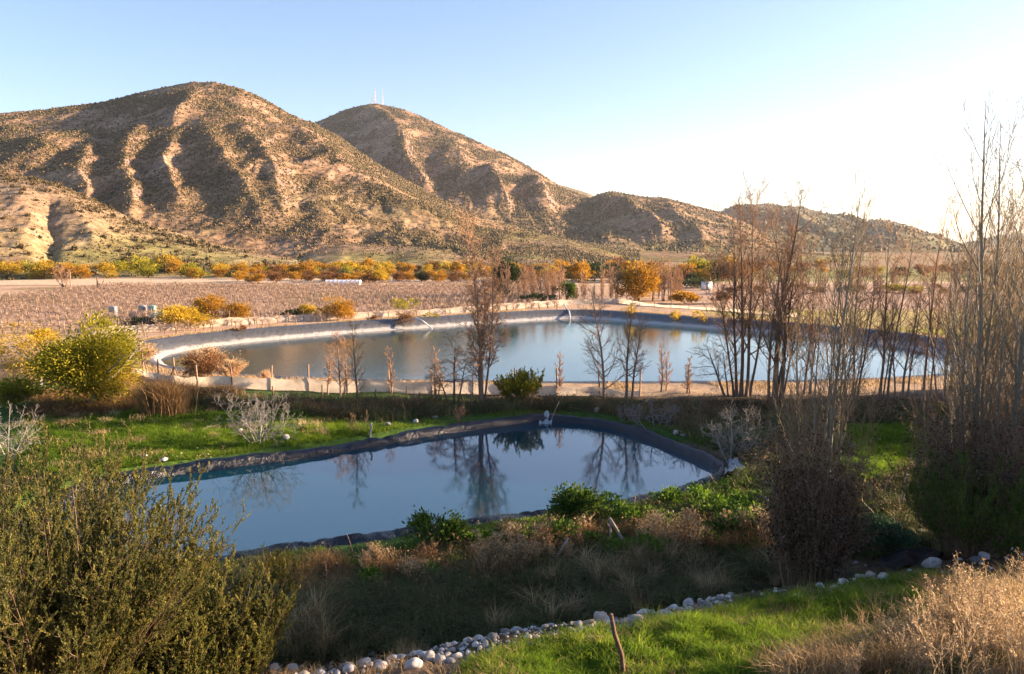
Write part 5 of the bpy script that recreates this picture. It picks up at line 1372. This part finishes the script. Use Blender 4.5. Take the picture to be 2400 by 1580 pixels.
# ------------------------------------------------------------------ stones
import bmesh
def rock_mesh(seed, flat):
    bm = bmesh.new(); bmesh.ops.create_icosphere(bm, subdivisions=3, radius=1)
    co_ = np.array([v.co[:] for v in bm.verts])
    n = fbm(co_[:, 0] * 1.3 + seed * 3.1, co_[:, 1] * 1.3 + co_[:, 2] * 1.5 + seed, 4, seed) - .5
    for _ in range(5):
        dv = rng.normal(size=3); dv /= np.linalg.norm(dv); pj = co_ @ dv; co_ = co_ - np.maximum(pj - rng.uniform(.62, .85), 0)[:, None] * dv * .8
    s = np.array([1, rng.uniform(.65, .95), flat]); co_ = co_ * (1 + n * .55)[:, None] * s
    for v, c in zip(bm.verts, co_): v.co = c
    me = bpy.data.meshes.new('cobble'); bm.to_mesh(me); bm.free()
    me.polygons.foreach_set('use_smooth', np.ones(len(me.polygons), dtype=bool)); return me
M['stone_pale'] = simple('pale_stone', (.46, .445, .43), .85, 0, .25, 9, .3, .3); M['stone_tan'] = simple('tan_stone', (.40, .34, .28), .8, 0, .3, 8, .3, .3)
RM = []
for k in range(9):
    me = rock_mesh(k + 1, rng.uniform(.5, .8)); me.materials.append(M[['stone', 'stone_pale', 'stone_tan', 'stone', 'stone_dark', 'stone_pale'][k % 6]]); RM.append(me)
def rock(p, r, label, group=None, k=None, name='cobble', rest=.35, hz=1):
    o = bpy.data.objects.new(name, RM[int(rng.integers(0, 9)) if k is None else k]); C.objects.link(o)
    o.scale = (r, r, r * hz); o.location = (p[0], p[1], p[2] + r * rest); o.rotation_euler = (rng.normal(0, .25), rng.normal(0, .25), rng.uniform(0, 6.28))
    return tag(o, label, 'stone', group)
RG = 'cobbles along the foreground ditch'
nr = 0
for x0, y0, x1, y1, n, sp in ((640, 1582, 1060, 1520, 130, 20), (1060, 1520, 1300, 1470, 34, 12), (1340, 1470, 1500, 1455, 44, 20), (1480, 1462, 1720, 1402, 90, 20), (1720, 1405, 1940, 1375, 10, 10), (1940, 1372, 2190, 1325, 48, 16), (2190, 1330, 2420, 1300, 16, 14)):
    for _ in range(n):
        t = rng.uniform(); p = gpt(x0 + (x1 - x0) * t, y0 + (y1 - y0) * t + rng.normal(0, sp), 2.1)
        rock(p, float(np.clip(rng.lognormal(-2.62, .5), .035, .18)), 'pale rounded cobble in the line of stones along the foreground ditch', RG, rest=rng.uniform(-.1, .35))
for x_, y_, r, lb in ((1408, 1462, .20, 'largest upright boulder beside the foreground post'), (2183, 1330, .24, 'big white boulder beside the torn black sheet'), (915, 1532, .17, 'largest cobble at the left part of the stone line'), (1240, 1520, .10, 'single white stone lying in the grass below the stone line'),
                      (1975, 1372, .15, 'whitish stone lying alone at the foot of the dark thicket'), (2312, 1402, .17, 'flat pale stone in the grass among the dry weeds'), (2325, 1445, .22, 'tall pale stone half hidden by dry weeds on the right'), (1868, 1408, .13, 'flat pale stone at the top of the bright foreground grass'),
                      (2003, 1048, .13, 'white stone on the green mound left of the thicket'), (2160, 1250, .15, 'grey stone at the right edge of the fern clump'), (1850, 1556, .2, 'flat dark rock at the lower edge of the grass'), (1858, 1545, .15, 'pale flat rock above the dark one at the lower edge')):
    rock(gpt(x_, y_, 2.0 if y_ > 1300 else .6), r, lb, None, None if 'white' not in lb else 0, 'boulder', .45, 1.1 if 'upright' in lb or 'tall' in lb else .8)
for x_, y_, lb in ((1021, 1012, 'pale stone on the far liner right of the driftwood'), (1168, 988, 'pale stone on the far liner left of the pump'), (1238, 981, 'round pale stone just left of the covered pump'), (910, 1030, 'small pale stone on the liner right beside the driftwood'),
                   (672, 1064, 'pale stone on the liner below the grey lawn tree'), (386, 1100, 'white stone on the liner beside the olive bush'), (1398, 990, 'small pale stone on the liner right of the pump'), (1584, 1046, 'grey stone on the right bank liner'), (1600, 1053, 'second grey stone on the right bank liner'),
                   (1708, 1096, 'pale stone on the grey sheet at the pond tip'), (1728, 1116, 'grey stone at the outer side of the pond tip'), (1742, 1106, 'outermost grey stone at the pond tip'), (975, 1020, 'low pale stone between two others on the far liner')):
    p = gpt(x_, y_, .45); rock((p[0], p[1], p[2] + .08), rng.uniform(.13, .19), lb, 'stones holding down the pond liner', rest=.35, name='liner_stone')
for x_, y_, lb, s in ((118, 926, 'white block lying in the grass left of the big tree', .2), (338, 1072, 'small dark stump in the lawn above the olive bush', .16), (565, 1012, 'white rag of stone by the foot of the grey lawn tree', .15), (330, 1003, 'tiny white stone in the middle of the lawn', .1)):
    p = gpt(x_, y_, .6); rock(p, s, lb, name='lawn_stone')

# ------------------------------------------------------------------ grass and undergrowth
def gpoly(pts, z=.5): return np.array([gpt(a, b_, z)[:2] for a, b_ in pts])


def pts_in(poly, n, thr=None, fs=.8, seed=0, keep=.1):
    lo, hi = poly.min(0), poly.max(0); out = []
    tot = 0
    while tot < n:
        p = rng.uniform(lo, hi, (n * 2, 2)); ok = sdf(poly, p[:, 0], p[:, 1]) < rng.normal(0, .25, len(p))
        if thr is not None: ok &= (sm(thr - .1, thr + .12, fbm(p[:, 0] * fs, p[:, 1] * fs, 3, seed)) + keep) > rng.uniform(0, 1, len(p))
        p = p[ok]; out.append(p); tot += len(p)
    p = np.concatenate(out)[:n]
    d1 = sdf(NEAR, p[:, 0], p[:, 1]); p = p[d1 > 1.05]
    d2 = sdf(FARP, p[:, 0], p[:, 1]); d2 = d2 > 3.2
    p = p[d2]
    if poly is Z_right: p = p[sdf(Z_mnd2, p[:, 0], p[:, 1]) > 0]
    return np.column_stack([p, Gz(p[:, 0], p[:, 1]) - .01])


def grass(mb, poly, n, h, w, thr=None, fs=.8, seed=0, lean=.35, curl=.5, keep=.1, hn=.5, tsc=.6, wind=None, tb=0.0):
    p = pts_in(poly, n, thr, fs, seed, keep)
    hv = h * (1 - hn / 2 + hn * fbm(p[:, 0] * 1.1, p[:, 1] * 1.1, 3, seed + 5) * 1.6)
    t = np.clip(.15 + tb + .75 * (fbm(p[:, 0] * tsc, p[:, 1] * tsc, 3, seed + 8) - .2) + rng.normal(0, .14, len(p)), 0, 1)
    blades(mb, p, hv, w, lean, curl, t, wind)


def tufts(mb, poly, nt_, nb, h, w, rad, thr=None, seed=0, lean=.5, curl=.8, fs=.5, keep=.1):
    c = pts_in(poly, nt_, thr, fs, seed, keep); k = len(c)
    i = np.repeat(np.arange(k), nb); hs = h * rng.uniform(.55, 1.3, k); tt = rng.uniform(0, 1, k)
    p = c[i] + np.column_stack([rng.normal(0, rad, (len(i), 2)), np.zeros(len(i))])
    blades(mb, p, hs[i], w, lean, curl, np.clip(.6 * tt[i] + .4 * rng.uniform(0, 1, len(i)), 0, 1))


def weeds(mb, poly, nc, nl, h, rad, ls, thr=None, seed=0, fs=.5, keep=.1, asp=.45, up=.4):
    c = pts_in(poly, nc, thr, fs, seed, keep); i = rng.integers(0, len(c), nl); hs = h * rng.uniform(.5, 1.3, len(c)); tt = rng.uniform(0, 1, len(c))
    p = c[i] + np.column_stack([rng.normal(0, rad, (nl, 2)), np.abs(rng.normal(0, .5, nl)) * hs[i]])
    leaves(mb, p, ls, asp, up, np.clip(.6 * tt[i] + .4 * rng.uniform(0, 1, nl), 0, 1))


Z_hedge = gpoly([(330, 925), (500, 936), (700, 941), (1000, 944), (1300, 946), (1700, 948), (2100, 948), (2250, 965), (2000, 990), (1720, 1010), (1560, 1000), (1420, 970), (1250, 962), (1050, 974), (880, 988), (760, 980), (600, 956), (480, 956), (350, 954)])
Z_lawn = gpoly([(60, 985), (330, 962), (620, 955), (780, 985), (900, 1005), (840, 1030), (600, 1075), (380, 1100), (230, 1120), (60, 1120)])
Z_foot = gpoly([(60, 985), (80, 925), (200, 915), (330, 915), (345, 955), (250, 975)])
Z_bank = gpoly([(560, 1335), (760, 1312), (1000, 1276), (1290, 1234), (1480, 1200), (1650, 1158), (1770, 1120), (1850, 1190), (1880, 1290), (1750, 1345), (1450, 1340), (1200, 1362), (950, 1405), (650, 1450), (520, 1440)])
Z_green = gpoly([(1390, 1232), (1480, 1205), (1620, 1168), (1760, 1120), (1830, 1160), (1800, 1225), (1600, 1258), (1440, 1262)])
Z_russet = gpoly([(840, 1345), (1080, 1290), (1260, 1265), (1420, 1255), (1650, 1255), (1780, 1230), (1810, 1290), (1500, 1330), (1200, 1352), (900, 1400)])
Z_ditch = gpoly([(560, 1440), (900, 1402), (1200, 1355), (1500, 1335), (1780, 1330), (1930, 1340), (1700, 1396), (1450, 1445), (1150, 1500), (900, 1530), (640, 1560), (480, 1580), (440, 1500)], 1.0)
Z_fore = gpoly([(1080, 1572), (1240, 1530), (1420, 1492), (1600, 1460), (1760, 1425), (1900, 1405), (2040, 1380), (2160, 1352), (2330, 1370), (2420, 1400), (2420, 1480), (2000, 1590), (1080, 1610)], 2.4)
Z_dry = gpoly([(480, 1610), (520, 1560), (760, 1560), (1100, 1575), (1300, 1610)], 2.6)
Z_dryR = gpoly([(1780, 1600), (1850, 1560), (2020, 1470), (2080, 1420), (2250, 1390), (2420, 1370), (2500, 1600)], 3.0)
Z_litter = gpoly([(1700, 1425), (1900, 1380), (2150, 1340), (2420, 1310), (2430, 1360), (2180, 1380), (1900, 1415)], 2.2)
Z_right = gpoly([(1560, 1010), (1750, 1000), (2000, 985), (2250, 985), (2430, 1050), (2430, 1260), (2150, 1280), (1980, 1310), (1850, 1250), (1790, 1120), (1700, 1070)])
Z_mnd = gpoly([(1960, 1005), (2150, 1000), (2180, 1090), (2000, 1140), (1930, 1080)])
Z_mnd2 = gpoly([(1960, 1000), (2160, 995), (2190, 1095), (1990, 1150), (1920, 1085)])
Z_left = gpoly([(-60, 1600), (300, 1500), (620, 1420), (640, 1330), (560, 1330), (480, 1560), (560, 1610)], 2.0)

mb = MB(); grass(mb, Z_fore, 120000, .13, .011, .38, .9, 3, .45, .6, .25, hn=1.0, tsc=1.1); tufts(mb, Z_fore, 420, 90, .24, .012, .09, .4, 4, .4, .7, 1.0); stuff(mb.build('foreground_grass', M['grass']), 'bright green grass in the foreground below the line of stones', 'grass')
mb = MB(); grass(mb, Z_lawn, 130000, .13, .018, .34, .35, 5, .4, .5, .45, tsc=.3)
grass(mb, Z_mnd, 60000, .2, .026, None, .5, 7); grass(mb, Z_right, 26000, .16, .018, .5, .25, 9, keep=.03); grass(mb, Z_green, 16000, .2, .015, .45, .5, 10)
tufts(mb, Z_lawn, 240, 60, .22, .02, .14, .42, 6, .4, .6)
# green rim round the pond
ring = resample(chaikin(NEAR, 1), .02); t_ = np.roll(ring, -1, 0) - np.roll(ring, 1, 0); nr_ = np.stack([t_[:, 1], -t_[:, 0]], 1); nr_ = norm(nr_)
if sdf(NEAR, *(ring[:1] + nr_[:1] * .1).T)[0] < 0: nr_ = -nr_
sel = rng.integers(0, len(ring), 26000); o_ = 1.1 + np.abs(rng.normal(0, .55, 26000)); p = ring[sel] + nr_[sel] * o_[:, None]; p = p[fbm(p[:, 0] * .4, p[:, 1] * .4, 3, 77) > .42]
blades(mb, np.column_stack([p, Gz(p[:, 0], p[:, 1])]), .15, .016, .4, .5); stuff(mb.build('lawn_grass', M['grass']), 'short green grass of the lawn and the banks around the pond', 'grass')
mb = MB(); tufts(mb, Z_dryR, 130, 60, .16, .012, .12, .4, 12, .4, .6); grass(mb, Z_hedge, 34000, .45, .022, .36, .5, 11, .45, .7, .15); tufts(mb, Z_ditch, 560, 110, .52, .014, .11, .34, 13, .65, 1.0, .6, .15); tufts(mb, Z_bank, 170, 90, .45, .015, .11, .4, 15, .5, .9); grass(mb, Z_right, 40000, .36, .02, .42, .35, 17, .45, .8)
tufts(mb, Z_left, 160, 90, .5, .012, .11, None, 18, .5, .9); grass(mb, Z_ditch, 12000, .2, .014, .36, .6, 14, .5, .9, .2); tufts(mb, Z_right, 260, 80, .5, .02, .15, .4, 19, .5, .8)
stuff(mb.build('dark_undergrowth', M['dark_grass']), 'dark rank grass filling the ditch and the shaded banks', 'undergrowth')
mb = MB(); weeds(mb, Z_hedge, 420, 34000, .62, .26, .12, .4, 21, .4, .15, .4); weeds(mb, Z_bank, 130, 15000, .5, .16, .075, .42, 23, .5, .1); weeds(mb, Z_right, 240, 20000, .6, .24, .09, .45, 25, .4, .1)
grass(mb, Z_hedge, 16000, .5, .016, .5, .4, 27, .35, .6); weeds(mb, Z_left, 120, 11000, .4, .2, .06, .4, 24); weeds(mb, Z_ditch, 110, 9000, .45, .15, .09, .5, 26)
stuff(mb.build('brown_undergrowth', M['brown_weeds']), 'dark brown dead weeds thick along the banks before the netting fence', 'undergrowth')
mb = MB(); grass(mb, Z_russet, 6000, .34, .014, .48, .8, 31, .5, .7, .02); tufts(mb, Z_russet, 80, 80, .55, .012, .09, .4, 33, .35, .7); weeds(mb, Z_russet, 80, 7000, .5, .12, .10, .4, 35, .6); grass(mb, Z_foot, 9000, .42, .02, .42, .6, 37, .45, .7)
weeds(mb, Z_foot, 50, 7000, .6, .22, .09, .4, 39); tufts(mb, Z_left, 60, 110, .45, .010, .1, .4, 43); tufts(mb, gpoly([(840, 1390), (620, 1420), (560, 1400), (640, 1340), (840, 1330)]), 40, 110, .5, .011, .1, None, 44)
tufts(mb, Z_hedge, 150, 80, .6, .02, .16, .5, 45, .6, 1.0)
stuff(mb.build('russet_weeds', M['russet']), 'russet dry weeds on the near bank and under the left tree', 'weeds')
# dead sticks tangled in the weeds
mb = MB()
for Z_, n_, l_, r_ in ((Z_bank, 260, .55, .009), (Z_ditch, 160, .5, .008), (Z_hedge, 320, .8, .012), (Z_right, 320, .8, .011), (Z_left, 90, .5, .008)):
    p = pts_in(Z_, n_); d = rng.normal(size=(len(p), 3)); d[:, 2] = np.abs(d[:, 2]) * .8 + .1
    tubes(mb, poly(p, d, l_ * rng.uniform(.5, 1.8, len(p)), 5, .12, .0), np.tile(r_ * np.array([1, .9, .8, .6, .4]), (len(p), 1)), 4, rng.uniform(.2, 1, len(p)))
stuff(mb.build('dead_sticks', M['twig_tan']), 'dead sticks tangled through the weeds of the banks', 'sticks')
mb = MB(); weeds(mb, Z_green, 260, 24000, .36, .14, .07, .36, 51, .6, .2, .6, .5); weeds(mb, Z_russet, 90, 9000, .34, .13, .07, .45, 52, .6, .05, .6, .4); weeds(mb, Z_bank, 110, 11000, .32, .13, .07, .45, 54, .6, .05, .6, .4); weeds(mb, gpoly([(760, 1330), (900, 1290), (1000, 1290), (960, 1330), (820, 1345)]), 60, 5000, .3, .15, .05); weeds(mb, Z_right, 200, 14000, .34, .2, .06, .5, 55, .4, .03)
weeds(mb, gpoly([(600, 1350), (760, 1325), (740, 1345), (640, 1370)]), 50, 6000, .35, .15, .05)
stuff(mb.build('green_ground_cover', M['green']), 'low leafy green ground cover on the pond bank', 'ground cover')
mb = MB(); grass(mb, Z_dryR, 12000, .34, .010, .45, .8, 61, .45, .6, .1, hn=.9); grass(mb, Z_dry, 1500, .2, .010, .4, 1, 63, .5, .6); tufts(mb, gpoly([(560, 1560), (720, 1545), (900, 1520), (1000, 1515), (980, 1545), (640, 1590)], 2.2), 5, 120, .5, .006, .08, None, 65, .35, .7); tufts(mb, Z_ditch, 120, 70, .7, .013, .08, .5, 66, .35, .8)
weeds(mb, Z_lawn, 46, 2400, .22, .22, .07, .5, 67); tufts(mb, Z_lawn, 60, 70, .30, .016, .2, .5, 68, .5, .8); grass(mb, Z_fore, 5000, .22, .009, .55, .9, 69, .4, .6, .02)
far_rim = resample(FARP, .06); t_ = np.roll(far_rim, -1, 0) - np.roll(far_rim, 1, 0); nf = norm(np.stack([t_[:, 1], -t_[:, 0]], 1))
if sdf(FARP, *(far_rim[:1] + nf[:1] * .1).T)[0] < 0: nf = -nf
sel = rng.integers(0, len(far_rim), 40000); o_ = 3.5 + np.abs(rng.normal(0, 1.6, 40000)); p = far_rim[sel] + nf[sel] * o_[:, None]; p = p[fbm(p[:, 0] * .3, p[:, 1] * .3, 3, 79) > .48]
blades(mb, np.column_stack([p, Gz(p[:, 0], p[:, 1])]), .26, .03, .5, .6)
stuff(mb.build('straw_grass', M['straw']), 'dry straw grass in the lower right corner and along the reservoir bank', 'grass')
# fallen leaves and pebbles under the thickets
p = pts_in(Z_litter, 9000); mb = MB(); leaves(mb, p + [0, 0, .015], .05, .6, -.2); stuff(mb.build('leaf_litter', M['brown_weeds']), 'fallen brown leaves on the earth below the thickets', 'leaf litter')
p = np.concatenate([gpt(640 + 1080 * t, 1578 - 172 * t + e, 2.1)[None] for t, e in zip(rng.uniform(0, 1, 900), rng.normal(0, 15, 900))])
mb = MB(); blobs(mb, p, rng.uniform(.012, .045, 900), np.full(900, .7), rng.uniform(0, 1, 900)); stuff(mb.build('gravel', M['stone']), 'small gravel scattered between the foreground cobbles', 'gravel')

# tall dry weeds of the foreground, each its own plant
def dry_weed(label, base, h, n, wd, group, mat='straw', sm_='twig_straw', nl=380, heads=.026):
    root = thing('dry_weed', label, 'weed', base, group)
    a = rng.uniform(0, 6.28, n); S = np.stack([.07 * np.cos(a), .07 * np.sin(a), np.full(n, -.06)], 1)
    d = np.stack([np.cos(a) * wd * rng.uniform(.2, 1, n), np.sin(a) * wd * rng.uniform(.2, 1, n), np.ones(n)], 1); L = h * rng.uniform(.6, 1.05, n)
    P = poly(S, d, L, 8, .07, .02); Rd = (.0068 * rng.uniform(.7, 1.2, n))[:, None] * (1 - .6 * np.linspace(0, 1, 8))[None]
    c1 = grow(P, Rd, L, 6, .40, 1, .7, .34, 5, .1, .05, .7, rmin=.0042); c2 = grow(*c1, 4, .25, 1, .7, .42, 4, .12, .03, .75, rmin=.0036)
    mb = MB()
    for c in ((P, Rd), c1, c2): tubes(mb, c[0], c[1], 3, rng.uniform(.3, 1, len(c[0])))
    mb.build('stems', M[sm_], root)
    i = rng.integers(0, len(c2[0]), nl); k = rng.integers(1, 4, nl); mb = MB(); leaves(mb, c2[0][i, k] + rng.normal(0, .008, (nl, 3)), heads, .7, .1); mb.build('sprays', M[mat], root)
    return root


DG = 'dry weeds of the lower right corner'
dl = 'straw coloured branching dry weed in the tangle at the lower right corner'
protos = []
for k in range(46):
    if k < 26: px_, py_ = rng.uniform(2000, 2440), rng.uniform(1500, 1625)
    elif k < 38: px_, py_ = rng.uniform(2180, 2440), rng.uniform(1400, 1500)
    else: px_, py_ = rng.uniform(1960, 2180), rng.uniform(1540, 1620)
    b = gpt(px_, py_, 2.8)
    if len(protos) < 6: protos.append(dry_weed(dl, b, .98, 8, .5, DG))
    else:
        s = rng.uniform(.5, .95) * (1.15 if px_ > 2200 else .9); dup(protos[k % 6], b, rng.uniform(0, 6.28), (s, s, s * rng.uniform(.9, 1.1)), dl, DG)
pl = []
PGl = 'tall dry plume stalks on the pond bank'
for px_, py_, s in ((1152, 1370, 1.1), (1165, 1368, .9), (1215, 1362, .95), (1222, 1358, .75), (1255, 1350, .7), (1190, 1368, .6), (1285, 1345, .6), (1135, 1372, .7), (1330, 1330, .55), (1612, 1270, .8), (1500, 1300, .6), (1700, 1262, .65), (1740, 1270, .7), (880, 1352, .7), (860, 1360, .6), (1545, 1300, .5), (1780, 1262, .6), (1640, 1285, .5)):
    b = gpt(px_, py_, .8); lb_ = 'tall russet plume stalk standing in the weeds of the near bank'
    if len(pl) < 3:
        o = dry_weed(lb_, b, 1.35, 13, .10, PGl, 'straw', 'twig_tan', 2600, .045); pl.append(o)
    else: o = dup(pl[int(rng.integers(0, 3))], b, rng.uniform(0, 6.28), 1, lb_, PGl)
    o.scale = (s, s, s)
bl = []
BGl = 'branching dry weeds on the pond bank'
for k, p in enumerate(pts_in(np.concatenate([Z_russet]), 46, .42, .6, 91)):
    if min(np.hypot(*(p[:2] - np.array(c_) - [0, -.5])) for c_ in (gpt(1342, 1224)[:2], gpt(1028, 1296)[:2], gpt(1440, 1290)[:2])) < 1.0: continue
    lb_ = 'branching dry russet weed among the plants of the near bank'
    if len(bl) < 4:
        o = dry_weed(lb_, p, .75, 9, .42, BGl, 'russet', 'twig_tan' if len(bl) % 2 else 'twig_brown', 1100, .036); bl.append(o)
    else: o = dup(bl[int(rng.integers(0, 4))], p, rng.uniform(0, 6.28), 1, lb_, BGl)
    s_ = rng.uniform(.55, 1.15); o.scale = (s_, s_, s_)
gl = []
for k, p in enumerate(pts_in(Z_bank, 60, .42, .6, 93)):
    lb_ = 'small green leafy plant among the weeds of the near bank'
    if len(gl) < 3:
        o = shrub('leafy_plant', lb_, 'plant', p, .8, .55, ['green', 'bright_green', 'green'][len(gl)], n=420, ls=.085, group='green leafy plants on the pond bank', stems=5, sr=.012, clump=12, asp=.5, up=0); gl.append(o)
    else: o = dup(gl[int(rng.integers(0, 3))], p, rng.uniform(0, 6.28), 1, lb_)
    s_ = rng.uniform(.8, 1.8); o.scale = (s_, s_, s_)
keepout = [gpt(1342, 1224)[:2], gpt(1028, 1296)[:2], gpt(1106, 1298)[:2], gpt(1440, 1290)[:2], gpt(1455, 1310)[:2], gpt(1310, 1310)[:2]]
rl = []
for k, p in enumerate(pts_in(np.concatenate([Z_russet]), 44, None, .6, 97)):
    if min(np.hypot(*(p[:2] - c_ - [0, -.5])) for c_ in keepout) < 1.1: continue
    lb_ = 'upright tuft of golden dry reeds on the near bank of the pond'
    if len(rl) < 4:
        o = thing('reed_tuft', lb_, 'reeds', p, 'golden reed tufts on the pond bank'); mb = MB(); n = 70
        q = np.stack([rng.normal(0, .11, n), rng.normal(0, .11, n), np.full(n, -.03)], 1); blades(mb, q, .85, .022, .25, .6); mb.build('blades', M['straw' if len(rl) % 2 else 'russet'], o)
        mb = MB(); i_ = rng.integers(0, n, 160); leaves(mb, q[i_] + np.stack([rng.normal(0, .12, 160), rng.normal(0, .12, 160), rng.uniform(.5, .95, 160)], 1), .09, .3, .6); mb.build('sprays', M['straw'], o); rl.append(o)
    else: o = dup(rl[int(rng.integers(0, 4))], p, rng.uniform(0, 6.28), 1, lb_)
    s_ = rng.uniform(.55, 1.15); o.scale = (s_, s_, s_ * rng.uniform(.8, 1.2))
# grey brush on the slope above the pond tip and brushwood in the hedge
for k, (px_, py_, w_, h_, lb) in enumerate(((1470, 985, 1.6, 1.1, 'grey leafless brush left of the low grey tree'), (1620, 1010, 1.8, 1.3, 'tangled leafless brush between the two grey trees'), (1660, 975, 1.8, 1.2, 'brown leafless brush under the left dark tree'), (1860, 985, 2.0, 1.3, 'brown leafless brush right of the big dark trees'),
                                            (2060, 965, 2, 1.4, 'leafless brush at the foot of the twin trunked tree'), (1075, 985, 1.4, 1.0, 'dark leafless brush under the tallest bare tree'), (980, 955, 1.4, .9, 'brown leafless brush left of the tallest bare tree'), (700, 950, 1.6, .9, 'dark brush right of the grey lawn tree'), (2180, 1000, 2.2, 1.8, 'tangled brown brush left of the right hand thicket'), (1340, 950, 1.4, .9, 'brown brush right of the yellow green bush'))):
    b = gpt(px_, py_)
    bare_tree('brush_clump', lb, b, h_, [(rng.normal(0, .25) * w_ * .5, rng.normal(0, .2), rng.normal(0, .45), rng.normal(0, .3), rng.uniform(.7, 1.1), 1) for _ in range(9)], [dict(m=7, t0=.15, t1=1, ang=.6, lr=.5, n=5, jit=.18, rmin=.008), dict(m=6, t0=.1, t1=1, ang=.6, lr=.5, n=4, jit=.18, rmin=.006)], 'bark_grey' if 'grey' in lb[:5] else 'bark_dark', 'bark_grey' if 'grey' in lb[:5] else 'twig_brown', 'leafless brush on the banks', r0=.02, tk=4, cat='brush')

# rough scrub added on the crest of the bank outside the view on the right, to break the low sunlight
mb = MB(); n = 420
y_ = rng.uniform(6, 54, n); x_ = shade_bank_edge(y_) + rng.uniform(4, 20, n); p = np.column_stack([x_, y_, Gz(x_, y_)])
cc = p[rng.integers(0, n, 26000)]; q = cc + rng.normal(0, 1, (26000, 3)) * [.7, .7, .55] + [0, 0, .7]; leaves(mb, q, .34, .6, .3)
stuff(mb.build('shade_scrub', M['dark_green']), 'unseen dark scrub added on the right bank to break the low sunlight', 'scrub')

HAZE = .00005
# ------------------------------------------------------------------ air, light, camera
w = bpy.data.worlds.new('World'); sc.world = w; w.use_nodes = True
nt = w.node_tree; bg = nt.nodes['Background']
sk = nt.nodes.new('ShaderNodeTexSky'); sk.sky_type = 'NISHITA'; sk.sun_disc = False
sk.sun_elevation = SUN_EL; sk.sun_rotation = SUN_AZ; sk.altitude = 300; sk.air_density = 1.0; sk.dust_density = .8; sk.ozone_density = 2.8
wt = nt.nodes.new('ShaderNodeMix'); wt.data_type = 'RGBA'; wt.blend_type = 'MULTIPLY'; wt.inputs[0].default_value = 1; wt.inputs[7].default_value = (1.11, .98, .985, 1)
nt.links.new(sk.outputs[0], wt.inputs[6]); nt.links.new(wt.outputs[2], bg.inputs[0]); bg.inputs[1].default_value = SKY
# thin valley haze
mh = bpy.data.materials.new('valley_haze'); mh.use_nodes = True; nh = mh.node_tree; nh.nodes.remove(nh.nodes['Principled BSDF'])
pv = nh.nodes.new('ShaderNodeVolumePrincipled'); pv.inputs['Color'].default_value = (.86, .92, 1, 1); pv.inputs['Density'].default_value = HAZE; pv.inputs['Anisotropy'].default_value = .3
nh.links.new(pv.outputs[0], nh.nodes['Material Output'].inputs['Volume'])
mb = MB(); box(mb, -14000, 14000, -300, 12000, -8, 330); hz = mb.build('haze', mh); hz['kind'] = 'stuff'; hz['label'] = 'thin pale evening haze hanging over the whole valley'; hz['category'] = 'haze'
l = bpy.data.lights.new('sun', 'SUN'); l.energy = SUN; l.angle = R(.5); l.color = (1, .72, .47)
lo = bpy.data.objects.new('sun', l); C.objects.link(lo)
S = Vector((math.sin(SUN_AZ) * math.cos(SUN_EL), math.cos(SUN_AZ) * math.cos(SUN_EL), math.sin(SUN_EL)))
lo.rotation_euler = S.to_track_quat('Z', 'Y').to_euler(); lo.location = (60, 0, 60)

cam = bpy.data.cameras.new('camera'); cam.sensor_width = 36; cam.lens = F / 2400 * 36; cam.clip_start = .1; cam.clip_end = 30000
co = bpy.data.objects.new('camera', cam); C.objects.link(co); co.location = (0, 0, CAMZ); co.rotation_euler = (R(90) - PITCH, 0, 0)
sc.camera = co
sc.view_settings.view_transform = 'Standard'; sc.view_settings.look = 'None'; sc.view_settings.gamma = 1; sc.view_settings.use_curve_mapping = False
sc.view_settings.exposure = EXPO
sc.cycles.use_denoising = True
sc.cycles.max_bounces = 8; sc.cycles.transparent_max_bounces = 8
